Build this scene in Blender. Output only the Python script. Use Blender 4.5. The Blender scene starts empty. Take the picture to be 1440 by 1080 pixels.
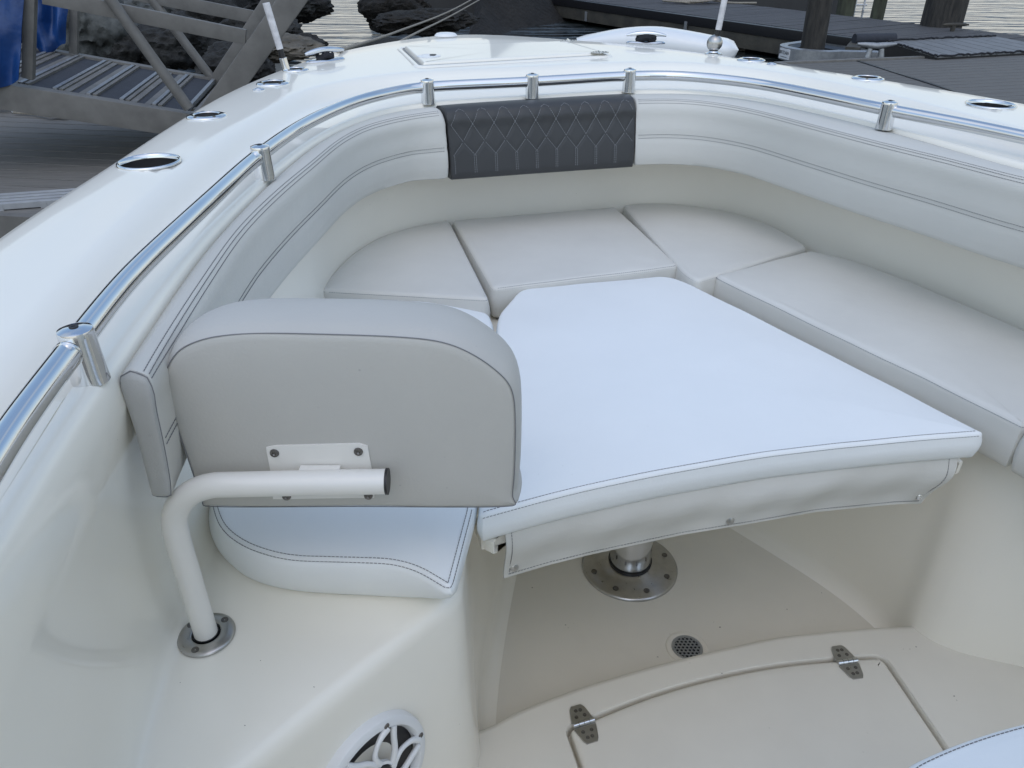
import bpy, bmesh, math, random
import numpy as np
from mathutils import Vector, Matrix, noise
random.seed(7)
R = math.radians
PI = math.pi
sc = bpy.context.scene
COL = sc.collection

# ------------------------------------------------------------------ camera, sky, sun, exposure
CZ = 1.65                      # camera height above the water
PITCH = R(31.0)
FPX = 1081.0                   # focal length in pixels of the 1440 px wide photograph
cam_d = bpy.data.cameras.new("camera")
cam = bpy.data.objects.new("camera", cam_d)
COL.objects.link(cam)
cam.location = (0, 0, CZ)
cam.rotation_euler = (PI / 2 - PITCH, 0, 0)
cam_d.sensor_width = 36.0
cam_d.lens = 36.0 * FPX / 1440.0
cam_d.clip_start = 0.02
cam_d.clip_end = 2000
sc.camera = cam

w = bpy.data.worlds.new("World")
sc.world = w
w.use_nodes = True
nt = w.node_tree
bg = nt.nodes["Background"]
sky = nt.nodes.new("ShaderNodeTexSky")
sky.sky_type = 'NISHITA'
sky.sun_disc = False
EXPO = 0.44
SUN_EL, SUN_AZ = R(62), R(188)
sky.sun_elevation = SUN_EL
sky.sun_rotation = SUN_AZ
sky.air_density = 1.45
sky.dust_density = 1.0
sky.ozone_density = 1.0
# broken white cloud over the clear sky, closing up towards the horizon
def wn(t, **k):
    n_ = nt.nodes.new(t)
    for a_, v_ in k.items():
        setattr(n_, a_, v_)
    return n_
tcw = wn('ShaderNodeTexCoord')
sep = wn('ShaderNodeSeparateXYZ')
nt.links.new(tcw.outputs['Generated'], sep.inputs[0])
ad = wn('ShaderNodeMath', operation='ADD'); ad.inputs[1].default_value = 0.22
nt.links.new(sep.outputs[2], ad.inputs[0])
mxz = wn('ShaderNodeMath', operation='MAXIMUM'); mxz.inputs[1].default_value = 0.05
nt.links.new(ad.outputs[0], mxz.inputs[0])
dx_ = wn('ShaderNodeMath', operation='DIVIDE'); dy_ = wn('ShaderNodeMath', operation='DIVIDE')
nt.links.new(sep.outputs[0], dx_.inputs[0]); nt.links.new(mxz.outputs[0], dx_.inputs[1])
nt.links.new(sep.outputs[1], dy_.inputs[0]); nt.links.new(mxz.outputs[0], dy_.inputs[1])
cmb = wn('ShaderNodeCombineXYZ')
nt.links.new(dx_.outputs[0], cmb.inputs[0]); nt.links.new(dy_.outputs[0], cmb.inputs[1])
cn = wn('ShaderNodeTexNoise')
cn.inputs['Scale'].default_value = 1.6
cn.inputs['Detail'].default_value = 7
cn.inputs['Roughness'].default_value = 0.55
nt.links.new(cmb.outputs[0], cn.inputs['Vector'])
m1 = wn('ShaderNodeMapRange', interpolation_type='SMOOTHSTEP')
m1.inputs[1].default_value = 0.47; m1.inputs[2].default_value = 0.68; m1.inputs[3].default_value = 0.0; m1.inputs[4].default_value = 0.55
nt.links.new(cn.outputs['Fac'], m1.inputs[0])
m2 = wn('ShaderNodeMapRange', interpolation_type='SMOOTHSTEP')
m2.inputs[1].default_value = 0.0; m2.inputs[2].default_value = 0.45; m2.inputs[3].default_value = 0.9; m2.inputs[4].default_value = 0.0
nt.links.new(sep.outputs[2], m2.inputs[0])
mxf = wn('ShaderNodeMath', operation='MAXIMUM')
nt.links.new(m1.outputs[0], mxf.inputs[0]); nt.links.new(m2.outputs[0], mxf.inputs[1])
mixc = wn('ShaderNodeMix', data_type='RGBA')
nt.links.new(mxf.outputs[0], mixc.inputs[0])
nt.links.new(sky.outputs[0], mixc.inputs[6])
mixc.inputs[7].default_value = (4.1, 4.15, 4.05, 1)
nt.links.new(mixc.outputs[2], bg.inputs[0])
bg.inputs[1].default_value = 0.15
sun_d = bpy.data.lights.new("sun", 'SUN')
sun_d.energy = 0.5
sun_d.angle = R(110)
sun_d.color = (1.0, 0.93, 0.84)
sun = bpy.data.objects.new("sun", sun_d)
COL.objects.link(sun)
# direction towards the sun: azimuth SUN_AZ measured clockwise from +Y
sv = Vector((math.sin(SUN_AZ) * math.cos(SUN_EL), math.cos(SUN_AZ) * math.cos(SUN_EL), math.sin(SUN_EL)))
sun.rotation_euler = sv.to_track_quat('Z', 'Y').to_euler()
sc.view_settings.view_transform = 'Standard'
sc.view_settings.look = 'None'
sc.view_settings.exposure = EXPO
sc.cycles.max_bounces = 16
sc.cycles.diffuse_bounces = 10
sc.view_settings.gamma = 1.0

# ------------------------------------------------------------------ maths helpers
FW = Vector((0, math.cos(PITCH), -math.sin(PITCH)))
UP = Vector((0, math.sin(PITCH), math.cos(PITCH)))

def ray(px, py):
    return FW + UP * ((540 - py) / FPX) + Vector(((px - 720) / FPX, 0, 0))

def P(px, py, z):
    """point at height z (relative to the eye) that the photograph shows at px, py"""
    d = ray(px, py)
    t = z / d.z
    return Vector((d.x * t, d.y * t, z + CZ))

def PV(px, py, a, b):
    """same, on the vertical plane through ground points a and b"""
    d = ray(px, py)
    n = Vector((-(b[1] - a[1]), b[0] - a[0]))
    t = (n.x * a[0] + n.y * a[1]) / (n.x * d.x + n.y * d.y)
    return Vector((d.x * t, d.y * t, d.z * t + CZ))

YAW = R(16.0)
CU = 0.70                      # centreline of the boat
BR = Vector((math.cos(YAW), math.sin(YAW)))      # boat starboard
BF = Vector((-math.sin(YAW), math.cos(YAW)))     # boat forward
OW = 0.5

def to_boat(p):
    return (p[0] * BR.x + p[1] * BR.y, p[0] * BF.x + p[1] * BF.y)

def B(u, wv, z=0.0):
    """boat coordinates (u starboard, w forward) to world"""
    return Vector((u * BR.x + wv * BF.x, u * BR.y + wv * BF.y, z + CZ))

def catmull(pts, n):
    pts = [Vector(p) for p in pts]
    m = len(pts)
    out = []
    for i in range(m - 1):
        p0 = pts[i - 1] if i > 0 else pts[i] * 2 - pts[i + 1]
        p1, p2 = pts[i], pts[i + 1]
        p3 = pts[i + 2] if i + 2 < m else pts[i + 1] * 2 - pts[i]
        for k in range(n):
            t = k / n
            out.append(0.5 * ((2 * p1) + (-p0 + p2) * t + (2 * p0 - 5 * p1 + 4 * p2 - p3) * t * t + (-p0 + 3 * p1 - 3 * p2 + p3) * t ** 3))
    out.append(pts[-1])
    return out

def resample(pts, n, closed=False):
    pts = [Vector(p) for p in pts]
    if closed:
        pts = pts + [pts[0]]
    L = [0.0]
    for a, b in zip(pts, pts[1:]):
        L.append(L[-1] + (b - a).length)
    tot = L[-1]
    out = []
    j = 0
    cnt = n if closed else n - 1
    for i in range(n):
        s = tot * i / cnt
        while j < len(L) - 2 and L[j + 1] < s:
            j += 1
        f = (s - L[j]) / max(1e-9, L[j + 1] - L[j])
        out.append(pts[j].lerp(pts[j + 1], min(1, max(0, f))))
    return out

class PC:
    """a curve round the cockpit: radius as a smooth function of the bearing phi from (CU, OW)"""
    def __init__(self, pts_boat, smooth=2):
        a = []
        for (u, v) in pts_boat:
            a.append((math.atan2(u - CU, v - OW), math.hypot(u - CU, v - OW)))
        a.sort()
        # spline in boat plane, then read as r(phi)
        pl = [((CU + r * math.sin(f)), (OW + r * math.cos(f)), 0) for f, r in a]
        c = catmull(pl, 10)
        c = resample(c, 400)
        for _ in range(smooth):
            c2 = list(c)
            for i in range(6, len(c) - 6):
                s = Vector((0, 0, 0))
                for k in range(-6, 7):
                    s += c[i + k]
                c2[i] = s / 13
            c = c2
        f = np.array([math.atan2(p.x - CU, p.y - OW) for p in c])
        r = np.array([math.hypot(p.x - CU, p.y - OW) for p in c])
        o = np.argsort(f)
        self.f, self.rr = f[o], r[o]
    def r(self, phi):
        return float(np.interp(phi, self.f, self.rr))

def pol(phi, r, z):
    return B(CU + r * math.sin(phi), OW + r * math.cos(phi), z)

def phi_of(p):
    u, v = to_boat(p)
    return math.atan2(u - CU, v - OW)

def pxs(lst, z):
    return [to_boat(P(x, y, z)) for x, y in lst]

# ------------------------------------------------------------------ object helpers
def link(name, me, mat=None, parent=None, smooth=True, angle=35):
    o = bpy.data.objects.new(name, me)
    COL.objects.link(o)
    if mat is not None:
        me.materials.append(mat)
    if smooth:
        me.polygons.foreach_set('use_smooth', [True] * len(me.polygons))
        me.set_sharp_from_angle(angle=R(angle))
    if parent is not None:
        o.parent = parent
        if parent.matrix_basis != Matrix.Identity(4) or parent.parent is not None:
            o.matrix_parent_inverse = world_of(parent).inverted()
    return o

def world_of(o):
    m = o.matrix_basis.copy()
    while o.parent is not None:
        m = o.matrix_parent_inverse @ m
        o = o.parent
        m = o.matrix_basis @ m
    return m

def mesh(name, verts, faces, mat=None, parent=None, smooth=True, angle=35, recalc=True):
    me = bpy.data.meshes.new(name)
    me.from_pydata([tuple(v) for v in verts], [], faces)
    if recalc:
        bm = bmesh.new()
        bm.from_mesh(me)
        bmesh.ops.recalc_face_normals(bm, faces=bm.faces)
        bm.to_mesh(me)
        bm.free()
    return link(name, me, mat, parent, smooth, angle)

class MB:
    """collects shapes and links them as one mesh"""
    def __init__(self):
        self.v, self.f = [], []
    def add(self, verts, faces):
        k = len(self.v)
        self.v += [Vector(v) for v in verts]
        self.f += [tuple(i + k for i in f) for f in faces]
        return self
    def grid(self, rows, closed_u=False, closed_v=False):
        n, m = len(rows), len(rows[0])
        vs = [p for r in rows for p in r]
        fs = []
        for i in range(n if closed_v else n - 1):
            for j in range(m if closed_u else m - 1):
                a, b = i * m + j, i * m + (j + 1) % m
                c, d = ((i + 1) % n) * m + (j + 1) % m, ((i + 1) % n) * m + j
                fs.append((a, b, c, d))
        return self.add(vs, fs)
    def box(self, c, s, rot=None, bev=0.0):
        bm = bmesh.new()
        bmesh.ops.create_cube(bm, size=1.0)
        for v in bm.verts:
            v.co = Vector((v.co.x * s[0], v.co.y * s[1], v.co.z * s[2]))
        if bev > 0:
            bmesh.ops.bevel(bm, geom=list(bm.edges), offset=bev, segments=2, profile=0.7, affect='EDGES')
        m = Matrix.Translation(Vector(c)) @ (rot.to_4x4() if rot is not None else Matrix.Identity(4))
        bm.verts.index_update()
        self.add([m @ v.co for v in bm.verts], [tuple(v.index for v in f.verts) for f in bm.faces])
        bm.free()
        return self
    def bar(self, a, b, wd, h, up=(0, 0, 1), bev=0.0):
        a, b = Vector(a), Vector(b)
        d = b - a
        y = d.normalized()
        x = y.cross(Vector(up)).normalized()
        z = x.cross(y)
        rot = Matrix((x, y, z)).transposed()
        return self.box((a + b) / 2, (wd, d.length, h), rot, bev)
    def tube(self, pts, r, n=12, caps=True, closed=False):
        pts = [Vector(p) for p in pts]
        m = len(pts)
        rs = r if isinstance(r, (list, tuple)) else [r] * m
        rows = []
        prev = None
        for i in range(m):
            if closed:
                t = pts[(i + 1) % m] - pts[i - 1]
            else:
                t = pts[min(i + 1, m - 1)] - pts[max(i - 1, 0)]
            t.normalize()
            if prev is None:
                x = t.orthogonal().normalized()
            else:
                x = (prev - t * prev.dot(t))
                if x.length < 1e-6:
                    x = t.orthogonal()
                x.normalize()
            prev = x
            y = t.cross(x)
            rows.append([pts[i] + (x * math.cos(2 * PI * k / n) + y * math.sin(2 * PI * k / n)) * rs[i] for k in range(n)])
        k0 = len(self.v)
        self.grid(rows, closed_u=True, closed_v=closed)
        if caps and not closed:
            self.f.append(tuple(k0 + k for k in range(n)))
            self.f.append(tuple(k0 + (m - 1) * n + k for k in range(n)))
        return self
    def lathe(self, prof, M, n=32, sx=1.0, sy=1.0):
        """prof: list of (r, z); M places it"""
        rows = []
        for (r, z) in prof:
            rows.append([M @ Vector((r * sx * math.cos(2 * PI * k / n), r * sy * math.sin(2 * PI * k / n), z)) for k in range(n)])
        k0 = len(self.v)
        self.grid(rows, closed_u=True)
        if prof[0][0] > 1e-6 and False:
            self.f.append(tuple(k0 + k for k in range(n)))
        return self
    def build(self, name, mat=None, parent=None, smooth=True, angle=35):
        vs, fs = self.v, self.f
        return mesh(name, vs, fs, mat, parent, smooth, angle)

def tag(o, label, cat, group=None):
    o['label'] = label
    o['category'] = cat
    if group:
        o['group'] = group
    return o

def empty(name, loc, label=None, cat=None, group=None):
    o = bpy.data.objects.new(name, None)
    COL.objects.link(o)
    o.location = loc
    o.empty_display_size = 0.05
    if label:
        tag(o, label, cat, group)
    return o

def struct(o, kind='structure'):
    o['kind'] = kind
    return o

def frame(loc, nrm=(0, 0, 1), xdir=(1, 0, 0)):
    z = Vector(nrm).normalized()
    x = Vector(xdir)
    x = (x - z * x.dot(z)).normalized()
    y = z.cross(x)
    m = Matrix((x, y, z)).transposed().to_4x4()
    m.translation = Vector(loc)
    return m

# ------------------------------------------------------------------ materials
def mat(name, col, rough=0.5, metal=0.0, coat=0.0, coat_rough=0.1, spec=0.5, noise_amt=0.0, noise_scale=5.0,
        col2=None, bump=0.0, bump_scale=200.0, bump_dist=0.001, rough_var=0.0, stretch=None, detail=4.0, bump2=None,
        spots=None, subsurf=0.0):
    m = bpy.data.materials.new(name)
    m.use_nodes = True
    n, l = m.node_tree.nodes, m.node_tree.links
    b = n["Principled BSDF"]
    b.inputs['Base Color'].default_value = (*col, 1)
    b.inputs['Roughness'].default_value = rough
    b.inputs['Metallic'].default_value = metal
    b.inputs['Coat Weight'].default_value = coat
    b.inputs['Coat Roughness'].default_value = coat_rough
    b.inputs['Specular IOR Level'].default_value = spec
    tc = n.new('ShaderNodeTexCoord')
    mp = n.new('ShaderNodeMapping')
    l.new(tc.outputs['Object'], mp.inputs[0])
    if stretch:
        mp.inputs['Rotation'].default_value = (0, 0, stretch[3] if len(stretch) > 3 else 0)
        mp.inputs['Scale'].default_value = stretch[:3]
    cur = None
    if noise_amt > 0 or col2:
        t = n.new('ShaderNodeTexNoise')
        t.inputs['Scale'].default_value = noise_scale
        t.inputs['Detail'].default_value = detail
        t.inputs['Roughness'].default_value = 0.6
        l.new(mp.outputs[0], t.inputs['Vector'])
        cr = n.new('ShaderNodeValToRGB')
        cr.color_ramp.elements[0].position = 0.3
        cr.color_ramp.elements[1].position = 0.7
        c2 = col2 if col2 else tuple(c * (1 - noise_amt) for c in col)
        cr.color_ramp.elements[0].color = (*c2, 1)
        cr.color_ramp.elements[1].color = (*col, 1)
        l.new(t.outputs['Fac'], cr.inputs[0])
        cur = cr.outputs[0]
        if rough_var > 0:
            mr = n.new('ShaderNodeMapRange')
            mr.inputs[3].default_value = rough - rough_var
            mr.inputs[4].default_value = rough + rough_var
            l.new(t.outputs['Fac'], mr.inputs[0])
            l.new(mr.outputs[0], b.inputs['Roughness'])
    if spots:
        # small specks of dirt: (scale, threshold, colour)
        sp, th, sc_ = spots
        v = n.new('ShaderNodeTexVoronoi')
        v.inputs['Scale'].default_value = sp
        v.feature = 'F1'
        l.new(tc.outputs['Object'], v.inputs['Vector'])
        t3 = n.new('ShaderNodeTexNoise')
        t3.inputs['Scale'].default_value = sp * 0.23
        l.new(tc.outputs['Object'], t3.inputs['Vector'])
        mm = n.new('ShaderNodeMath')
        mm.operation = 'MULTIPLY'
        mr2 = n.new('ShaderNodeMapRange')
        mr2.inputs[1].default_value = 0.55
        mr2.inputs[2].default_value = 0.75
        l.new(t3.outputs['Fac'], mr2.inputs[0])
        lt = n.new('ShaderNodeMapRange')
        lt.inputs[1].default_value = th
        lt.inputs[2].default_value = th * 0.5
        l.new(v.outputs['Distance'], lt.inputs[0])
        l.new(lt.outputs[0], mm.inputs[0])
        l.new(mr2.outputs[0], mm.inputs[1])
        mx = n.new('ShaderNodeMix')
        mx.data_type = 'RGBA'
        l.new(mm.outputs[0], mx.inputs[0])
        if cur is not None:
            l.new(cur, mx.inputs[6])
        else:
            mx.inputs[6].default_value = (*col, 1)
        mx.inputs[7].default_value = (*sc_, 1)
        cur = mx.outputs[2]
    if cur is not None:
        l.new(cur, b.inputs['Base Color'])
    last = None
    for (amt, scl, dist) in ([(bump, bump_scale, bump_dist)] if bump > 0 else []) + (bump2 or []):
        t2 = n.new('ShaderNodeTexNoise')
        t2.inputs['Scale'].default_value = scl
        t2.inputs['Detail'].default_value = 3
        l.new(mp.outputs[0], t2.inputs['Vector'])
        bp = n.new('ShaderNodeBump')
        bp.inputs['Strength'].default_value = amt
        bp.inputs['Distance'].default_value = dist
        l.new(t2.outputs['Fac'], bp.inputs['Height'])
        if last is not None:
            l.new(last, bp.inputs['Normal'])
        last = bp.outputs[0]
    if last is not None:
        l.new(last, b.inputs['Normal'])
    return m

M = {}
M['gel'] = mat('cream gelcoat', (0.885, 0.85, 0.755), rough=0.34, coat=0.6, coat_rough=0.05, noise_amt=0.035, noise_scale=2.2,
               bump2=[(0.25, 5.0, 0.0012)], rough_var=0.05, spots=(38.0, 0.045, (0.30, 0.26, 0.20)))
M['sole'] = mat('cream sole', (0.73, 0.695, 0.61), rough=0.42, coat=0.15, noise_amt=0.07, noise_scale=4,
                bump=0.25, bump_scale=260, bump_dist=0.0006, spots=(30.0, 0.07, (0.16, 0.13, 0.10)))
M['vinyl'] = mat('white vinyl', (0.83, 0.855, 0.855), rough=0.46, noise_amt=0.04, noise_scale=3.5, bump=0.4, bump_scale=260,
                 bump_dist=0.0006, bump2=[(0.5, 6.0, 0.004), (0.3, 20.0, 0.0012)], spots=(55.0, 0.05, (0.42, 0.42, 0.40)))
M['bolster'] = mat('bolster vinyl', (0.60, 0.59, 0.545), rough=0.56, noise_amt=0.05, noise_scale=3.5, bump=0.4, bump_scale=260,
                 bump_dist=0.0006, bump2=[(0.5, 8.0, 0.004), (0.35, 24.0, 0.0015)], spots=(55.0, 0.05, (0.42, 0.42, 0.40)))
M['seat'] = mat('seat vinyl', (0.67, 0.66, 0.615), rough=0.5, noise_amt=0.08, noise_scale=4.5, bump=0.4, bump_scale=260,
                 bump_dist=0.0006, bump2=[(0.5, 7.0, 0.004), (0.4, 22.0, 0.0015)], spots=(45.0, 0.06, (0.40, 0.40, 0.38)))
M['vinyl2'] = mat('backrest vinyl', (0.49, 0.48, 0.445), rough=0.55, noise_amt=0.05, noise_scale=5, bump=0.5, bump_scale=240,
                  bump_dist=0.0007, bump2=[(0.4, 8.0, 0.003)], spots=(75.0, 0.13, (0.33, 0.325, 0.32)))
M['greyvinyl'] = mat('charcoal vinyl', (0.042, 0.043, 0.044), rough=0.5, noise_amt=0.12, noise_scale=8, bump=0.3, bump_scale=500, bump_dist=0.0006)
M['thread'] = mat('dark thread', (0.20, 0.20, 0.205), rough=0.8)
M['lthread'] = mat('light thread', (0.27, 0.28, 0.29), rough=0.8)
M['steel'] = mat('polished stainless', (0.72, 0.73, 0.74), rough=0.09, metal=1.0, noise_amt=0.04, noise_scale=20, rough_var=0.03)
M['satin'] = mat('satin stainless', (0.50, 0.49, 0.47), rough=0.3, metal=1.0, noise_amt=0.15, noise_scale=60, rough_var=0.08)
M['powder'] = mat('cream powder coat', (0.76, 0.745, 0.70), rough=0.35, coat=0.3, noise_amt=0.03, noise_scale=10, spots=(60.0, 0.05, (0.3, 0.3, 0.3)))
M['black'] = mat('black plastic', (0.012, 0.012, 0.014), rough=0.4, noise_amt=0.2, noise_scale=30)
M['dark'] = mat('dark recess', (0.02, 0.02, 0.022), rough=0.5, noise_amt=0.2, noise_scale=30)
M['wplastic'] = mat('white plastic', (0.76, 0.77, 0.77), rough=0.3, coat=0.2, noise_amt=0.03, noise_scale=12)
M['crumb'] = mat('leaf crumbs', (0.05, 0.035, 0.025), rough=0.9)
M['groove_shade'] = mat('grey groove shade', (0.28, 0.28, 0.27), rough=0.7)  # grey that stands in for the shade in the lid's groove
M['rope'] = mat('weathered rope', (0.34, 0.31, 0.26), rough=0.9, noise_amt=0.4, noise_scale=60)
M['blackrope'] = mat('black rope', (0.012, 0.013, 0.018), rough=0.8, noise_amt=0.4, noise_scale=80, bump=0.8, bump_scale=150, bump_dist=0.002)

# ------------------------------------------------------------------ cockpit curves (photograph measured, laid out in boat coordinates)
# relative heights
ZD, ZL, ZBT, ZBB, ZS, ZSB, ZF, ZSOLE, ZAFT = -0.38, -0.414, -0.425, -0.589, -0.76, -0.85, -0.77, -1.40, -1.32
def hw(lst, sgn):
    return [(CU + sgn * h, wv) for wv, h in lst]

c0 = PC(hw([(-.7, 1.37), (-.2, 1.33), (.3, 1.27), (.75, 1.195)], -1) +
        pxs([(0, 322), (110, 255), (240, 172), (330, 122), (440, 80), (520, 62), (600, 50), (650, 46), (720, 49), (790, 54),
             (900, 63), (1000, 75), (1100, 89), (1200, 104), (1300, 120), (1440, 143)], ZD) +
        hw([(-.7, 1.30), (-.2, 1.27), (.3, 1.22), (.75, 1.17), (1.1, 1.125)], 1), 2)
c1 = PC(hw([(-.7, 1.17), (-.2, 1.14), (.3, 1.08)], -1) +
        pxs([(0, 488), (52, 429), (98, 377), (145, 333), (181, 294), (233, 250), (280, 214), (330, 179), (366, 158), (395, 140), (434, 123), (473, 115), (530, 106), (600, 99), (720, 94), (840, 88), (960, 87),
             (1050, 95), (1130, 107), (1240, 130), (1340, 155), (1440, 182)], ZD) +
        hw([(-.7, 1.03), (-.2, 1.0), (.3, .96), (.8, .90), (1.1, .857)], 1), 1)
c3 = PC(hw([(-.7, 1.08), (-.2, 1.05), (.25, 1.01)], -1) +
        pxs([(0, 785), (60, 680), (157, 530), (277, 360), (350, 282), (400, 236), (440, 205), (480, 182), (540, 160), (600, 151), (680, 145), (760, 140),
             (840, 135), (890, 133), (960, 132), (1040, 139), (1100, 150), (1200, 173), (1290, 197), (1440, 240)], ZBT) +
        hw([(-.7, .91), (0, .88), (.5, .84), (.9, .79)], 1), 1)
c5 = PC(hw([(-.7, 1.06), (-.2, 1.04), (.25, 1.01), (.64, .985), (.85, .958), (1.15, .865), (1.4, .77)], -1) +
        pxs([(470, 378), (510, 344), (560, 320), (632, 306), (755, 296), (877, 285), (960, 284), (1030, 293), (1085, 308), (1140, 335),
             (1210, 360), (1300, 395), (1440, 455)], ZS) +
        hw([(-.7, .905), (0, .89), (.5, .875), (.85, .85)], 1), 2)
half7 = [(-.7, 1.045), (-.2, 1.025), (.2, .99), (.45, .955), (.56, .91), (.604, .847), (.682, .733), (.75, .63), (.80, .556), (.86, .53), (1.0, .49), (1.2, .43), (1.4, .365), (1.55, .30), (1.63, .24), (1.66, .16), (1.67, .0)]
half7s = [(-.7, .89), (-.2, .875), (.2, .86), (.45, .84), (.56, .80), (.62, .75), (.69, .68), (.75, .615), (.81, .556), (.86, .53)] + half7[10:-1]
c7 = PC(hw(half7, -1) + hw(half7s, 1), 0)
half8 = [(-.7, 1.02), (-.2, 1.0), (.2, .96), (.4, .92), (.52, .86), (.58, .78), (.68, .65), (.76, .565), (.84, .52), (.96, .495), (1.12, .435), (1.34, .335), (1.48, .26), (1.56, .18), (1.58, .0)]
half8s = [(-.7, .87), (-.2, .855), (.2, .84), (.4, .82), (.55, .76), (.66, .70), (.725, .61), (.80, .50), (.87, .46), (.96, .475), (1.12, .435), (1.34, .335), (1.48, .26), (1.56, .18)]
c8 = PC(hw(half8, -1) + hw(half8s, 1), 0)

# ------------------------------------------------------------------ the boat
boat = empty('motor_boat', B(CU, 0, -1.65), 'cream fibreglass motor boat with a padded bow seating area inside its gunwales', 'boat')

phis = np.concatenate([np.linspace(R(-128), R(-60), 90), np.linspace(R(-60), R(60), 280)[1:], np.linspace(R(60), R(128), 90)[1:]])
def sm(a, b, t):
    return a + (b - a) * t
rows = []
for ph in phis:
    r0, r1, r3, r5, r7, r8 = c0.r(ph), c1.r(ph), c3.r(ph), c5.r(ph), c7.r(ph), c8.r(ph)
    if r7 > r5 - 0.015: r7 = r5 - 0.015
    if r8 > r7 - 0.004: r8 = r7 - 0.004
    lw = min(0.045 if abs(ph) < 1.0 else .022, r5 - r7 - 0.012)
    L = [(r0 - .010, -.46), (r0, -.43), (r0 + .002, -.405), (r0 - .002, -.393), (r0 - .010, -.384), (r0 - .025, -.3805)]
    for k in (0.25, .5, .75):
        L.append((sm(r0 - .025, r1 + .03, k), ZD + 0.002 * math.sin(k * PI)))
    L += [(r1 + .03, -.380), (r1 + .006, -.3803), (r1 - .002, -.3813), (r1 - .010, -.384), (r1 - .020, -.388), (r1 - .030, -.394), (r1 - .039, -.401), (r1 - .048, -.407), (r1 - .058, -.4115), (r1 - .072, -.4135),
          (sm(r1 - .072, r3 + .024, .5), -.4145)]
    L += [(r3 + .024, -.4145), (r3 + .014, -.413), (r3 + .006, -.4125), (r3 - .001, -.416), (r3 - .005, -.426), (r3 - .007, -.46)]
    for k in (.25, .5, .75):
        zz = sm(-.46, -.76, k)
        L.append((sm(r3 - .007, r5, k) + 0.012 * math.sin(k * PI), zz))
    L += [(r5, -.76), (r5 - .002, -.80)]
    for k in (0.25, .5, .75, 1):
        L.append((r5 - .004 - lw * (1 - math.cos(k * PI / 2)), -.81 - .04 * math.sin(k * PI / 2)))
    re = min(.03, max(.004, (r5 - lw - r7) * .4))
    L += [(sm(r5 - lw, r7, .5), -.8505)]
    for k in (0, .25, .5, .75, 1):
        L.append((r7 + re * (1 - math.sin(k * PI / 2)), -.851 - re * (1 - math.cos(k * PI / 2))))
    for k in (.15, .35, .55, .75, .9):
        L.append((sm(r7, r8, k), sm(-.85 - re, -1.36, k)))
    for k in (0, .33, .66, 1):
        L.append((r8 - .045 * (1 - math.cos(k * PI / 2)), -1.36 - .04 * math.sin(k * PI / 2)))
    rows.append([pol(ph, r, z) for r, z in L])
liner_b = MB().grid(rows)
liner = liner_b.build('deck', M['gel'], boat, angle=60)

# hull outside
rows = []
for ph in phis[::3]:
    r0 = c0.r(ph)
    rows.append([pol(ph, r0 + d, z) for d, z in ((-.012, -.455), (.012, -.455), (.018, -.462), (.018, -.485), (.010, -.492), (-.006, -.495), (-.03, -.7), (-.09, -1.1), (-.22, -1.6), (-.4, -1.9))])
MB().grid(rows).build('hull', M['gel'], boat, angle=50)

# floor of the bow well and the raised deck behind it
def poly_fill(name, outer, inners, m, parent, z, thick=0.0, angle=40):
    bm = bmesh.new()
    loops = []
    for lp in [outer] + inners:
        vs = [bm.verts.new((p[0], p[1], z + CZ)) for p in lp]
        es = [bm.edges.new((vs[i], vs[(i + 1) % len(vs)])) for i in range(len(vs))]
        loops.append((vs, es))
    bmesh.ops.triangle_fill(bm, use_beauty=True, use_dissolve=False, edges=[e for v, es in loops for e in es])
    bmesh.ops.recalc_face_normals(bm, faces=bm.faces)
    for f in bm.faces:
        if f.normal.z < 0:
            f.normal_flip()
    me = bpy.data.meshes.new(name)
    bm.to_mesh(me)
    bm.free()
    return me

def round_poly(pts, rad, n=8, closed=True):
    pts = [Vector((p[0], p[1], 0)) for p in pts]
    m = len(pts)
    rr = rad if isinstance(rad, (list, tuple)) else [rad] * m
    out = []
    for i in range(m):
        p, a, b = pts[i], pts[i - 1], pts[(i + 1) % m]
        r = rr[i]
        if r <= 1e-6:
            out.append(p)
            continue
        da, db = (a - p), (b - p)
        la, lb = da.length, db.length
        da.normalize(); db.normalize()
        d = min(r, la * .48, lb * .48)
        s, e = p + da * d, p + db * d
        for k in range(n + 1):
            t = k / n
            out.append(s * (1 - t) ** 2 + p * 2 * t * (1 - t) + e * t * t)
    return out

# raised aft deck: front edge, with the locker lid cut into it
edge_px = [(672, 1034), (695, 1025), (737, 1003), (813, 974), (880, 953), (960, 931), (1027, 915), (1093, 901), (1160, 893), (1230, 887), (1290, 884)]
edge = [Vector((*P(x, y, ZAFT).xy, 0)) for x, y in edge_px]
edge = catmull(edge, 8)
eL = edge[0] - Vector((BR.x, BR.y, 0)) * 0.35
eR = edge[-1] + Vector((BR.x, BR.y, 0)) * 0.35
edge = [eL] + edge + [eR]
lid_px = [(792, 1022), (925, 967), (1080, 930), (1243, 918), (1330, 1045), (1450, 1230), (900, 1330)]
lid_c = [P(x, y, ZAFT) for x, y in lid_px]
lid_o = round_poly(lid_c, [.02, .25, .25, .03, 0, 0.02, 0.02])
lid_o = resample(lid_o, 220, True)
def inset(loop, d):
    m = len(loop)
    A = sum(loop[i].x * loop[(i + 1) % m].y - loop[(i + 1) % m].x * loop[i].y for i in range(m))
    sg = 1 if A > 0 else -1
    out = []
    for i in range(m):
        t = (loop[(i + 1) % m] - loop[i - 1])
        t = Vector((t.x, t.y, 0)).normalized()
        n = Vector((-t.y, t.x, 0)) * sg
        out.append(loop[i] + n * d)
    return out
aft_outer = edge + [B(CU + 1.35, -.7), B(CU - 1.35, -.7)]
me = poly_fill('aft_deck', [(p[0], p[1]) for p in aft_outer], [[(p[0], p[1]) for p in lid_o]], M['sole'], boat, ZAFT)
bm = bmesh.new(); bm.from_mesh(me)
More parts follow.
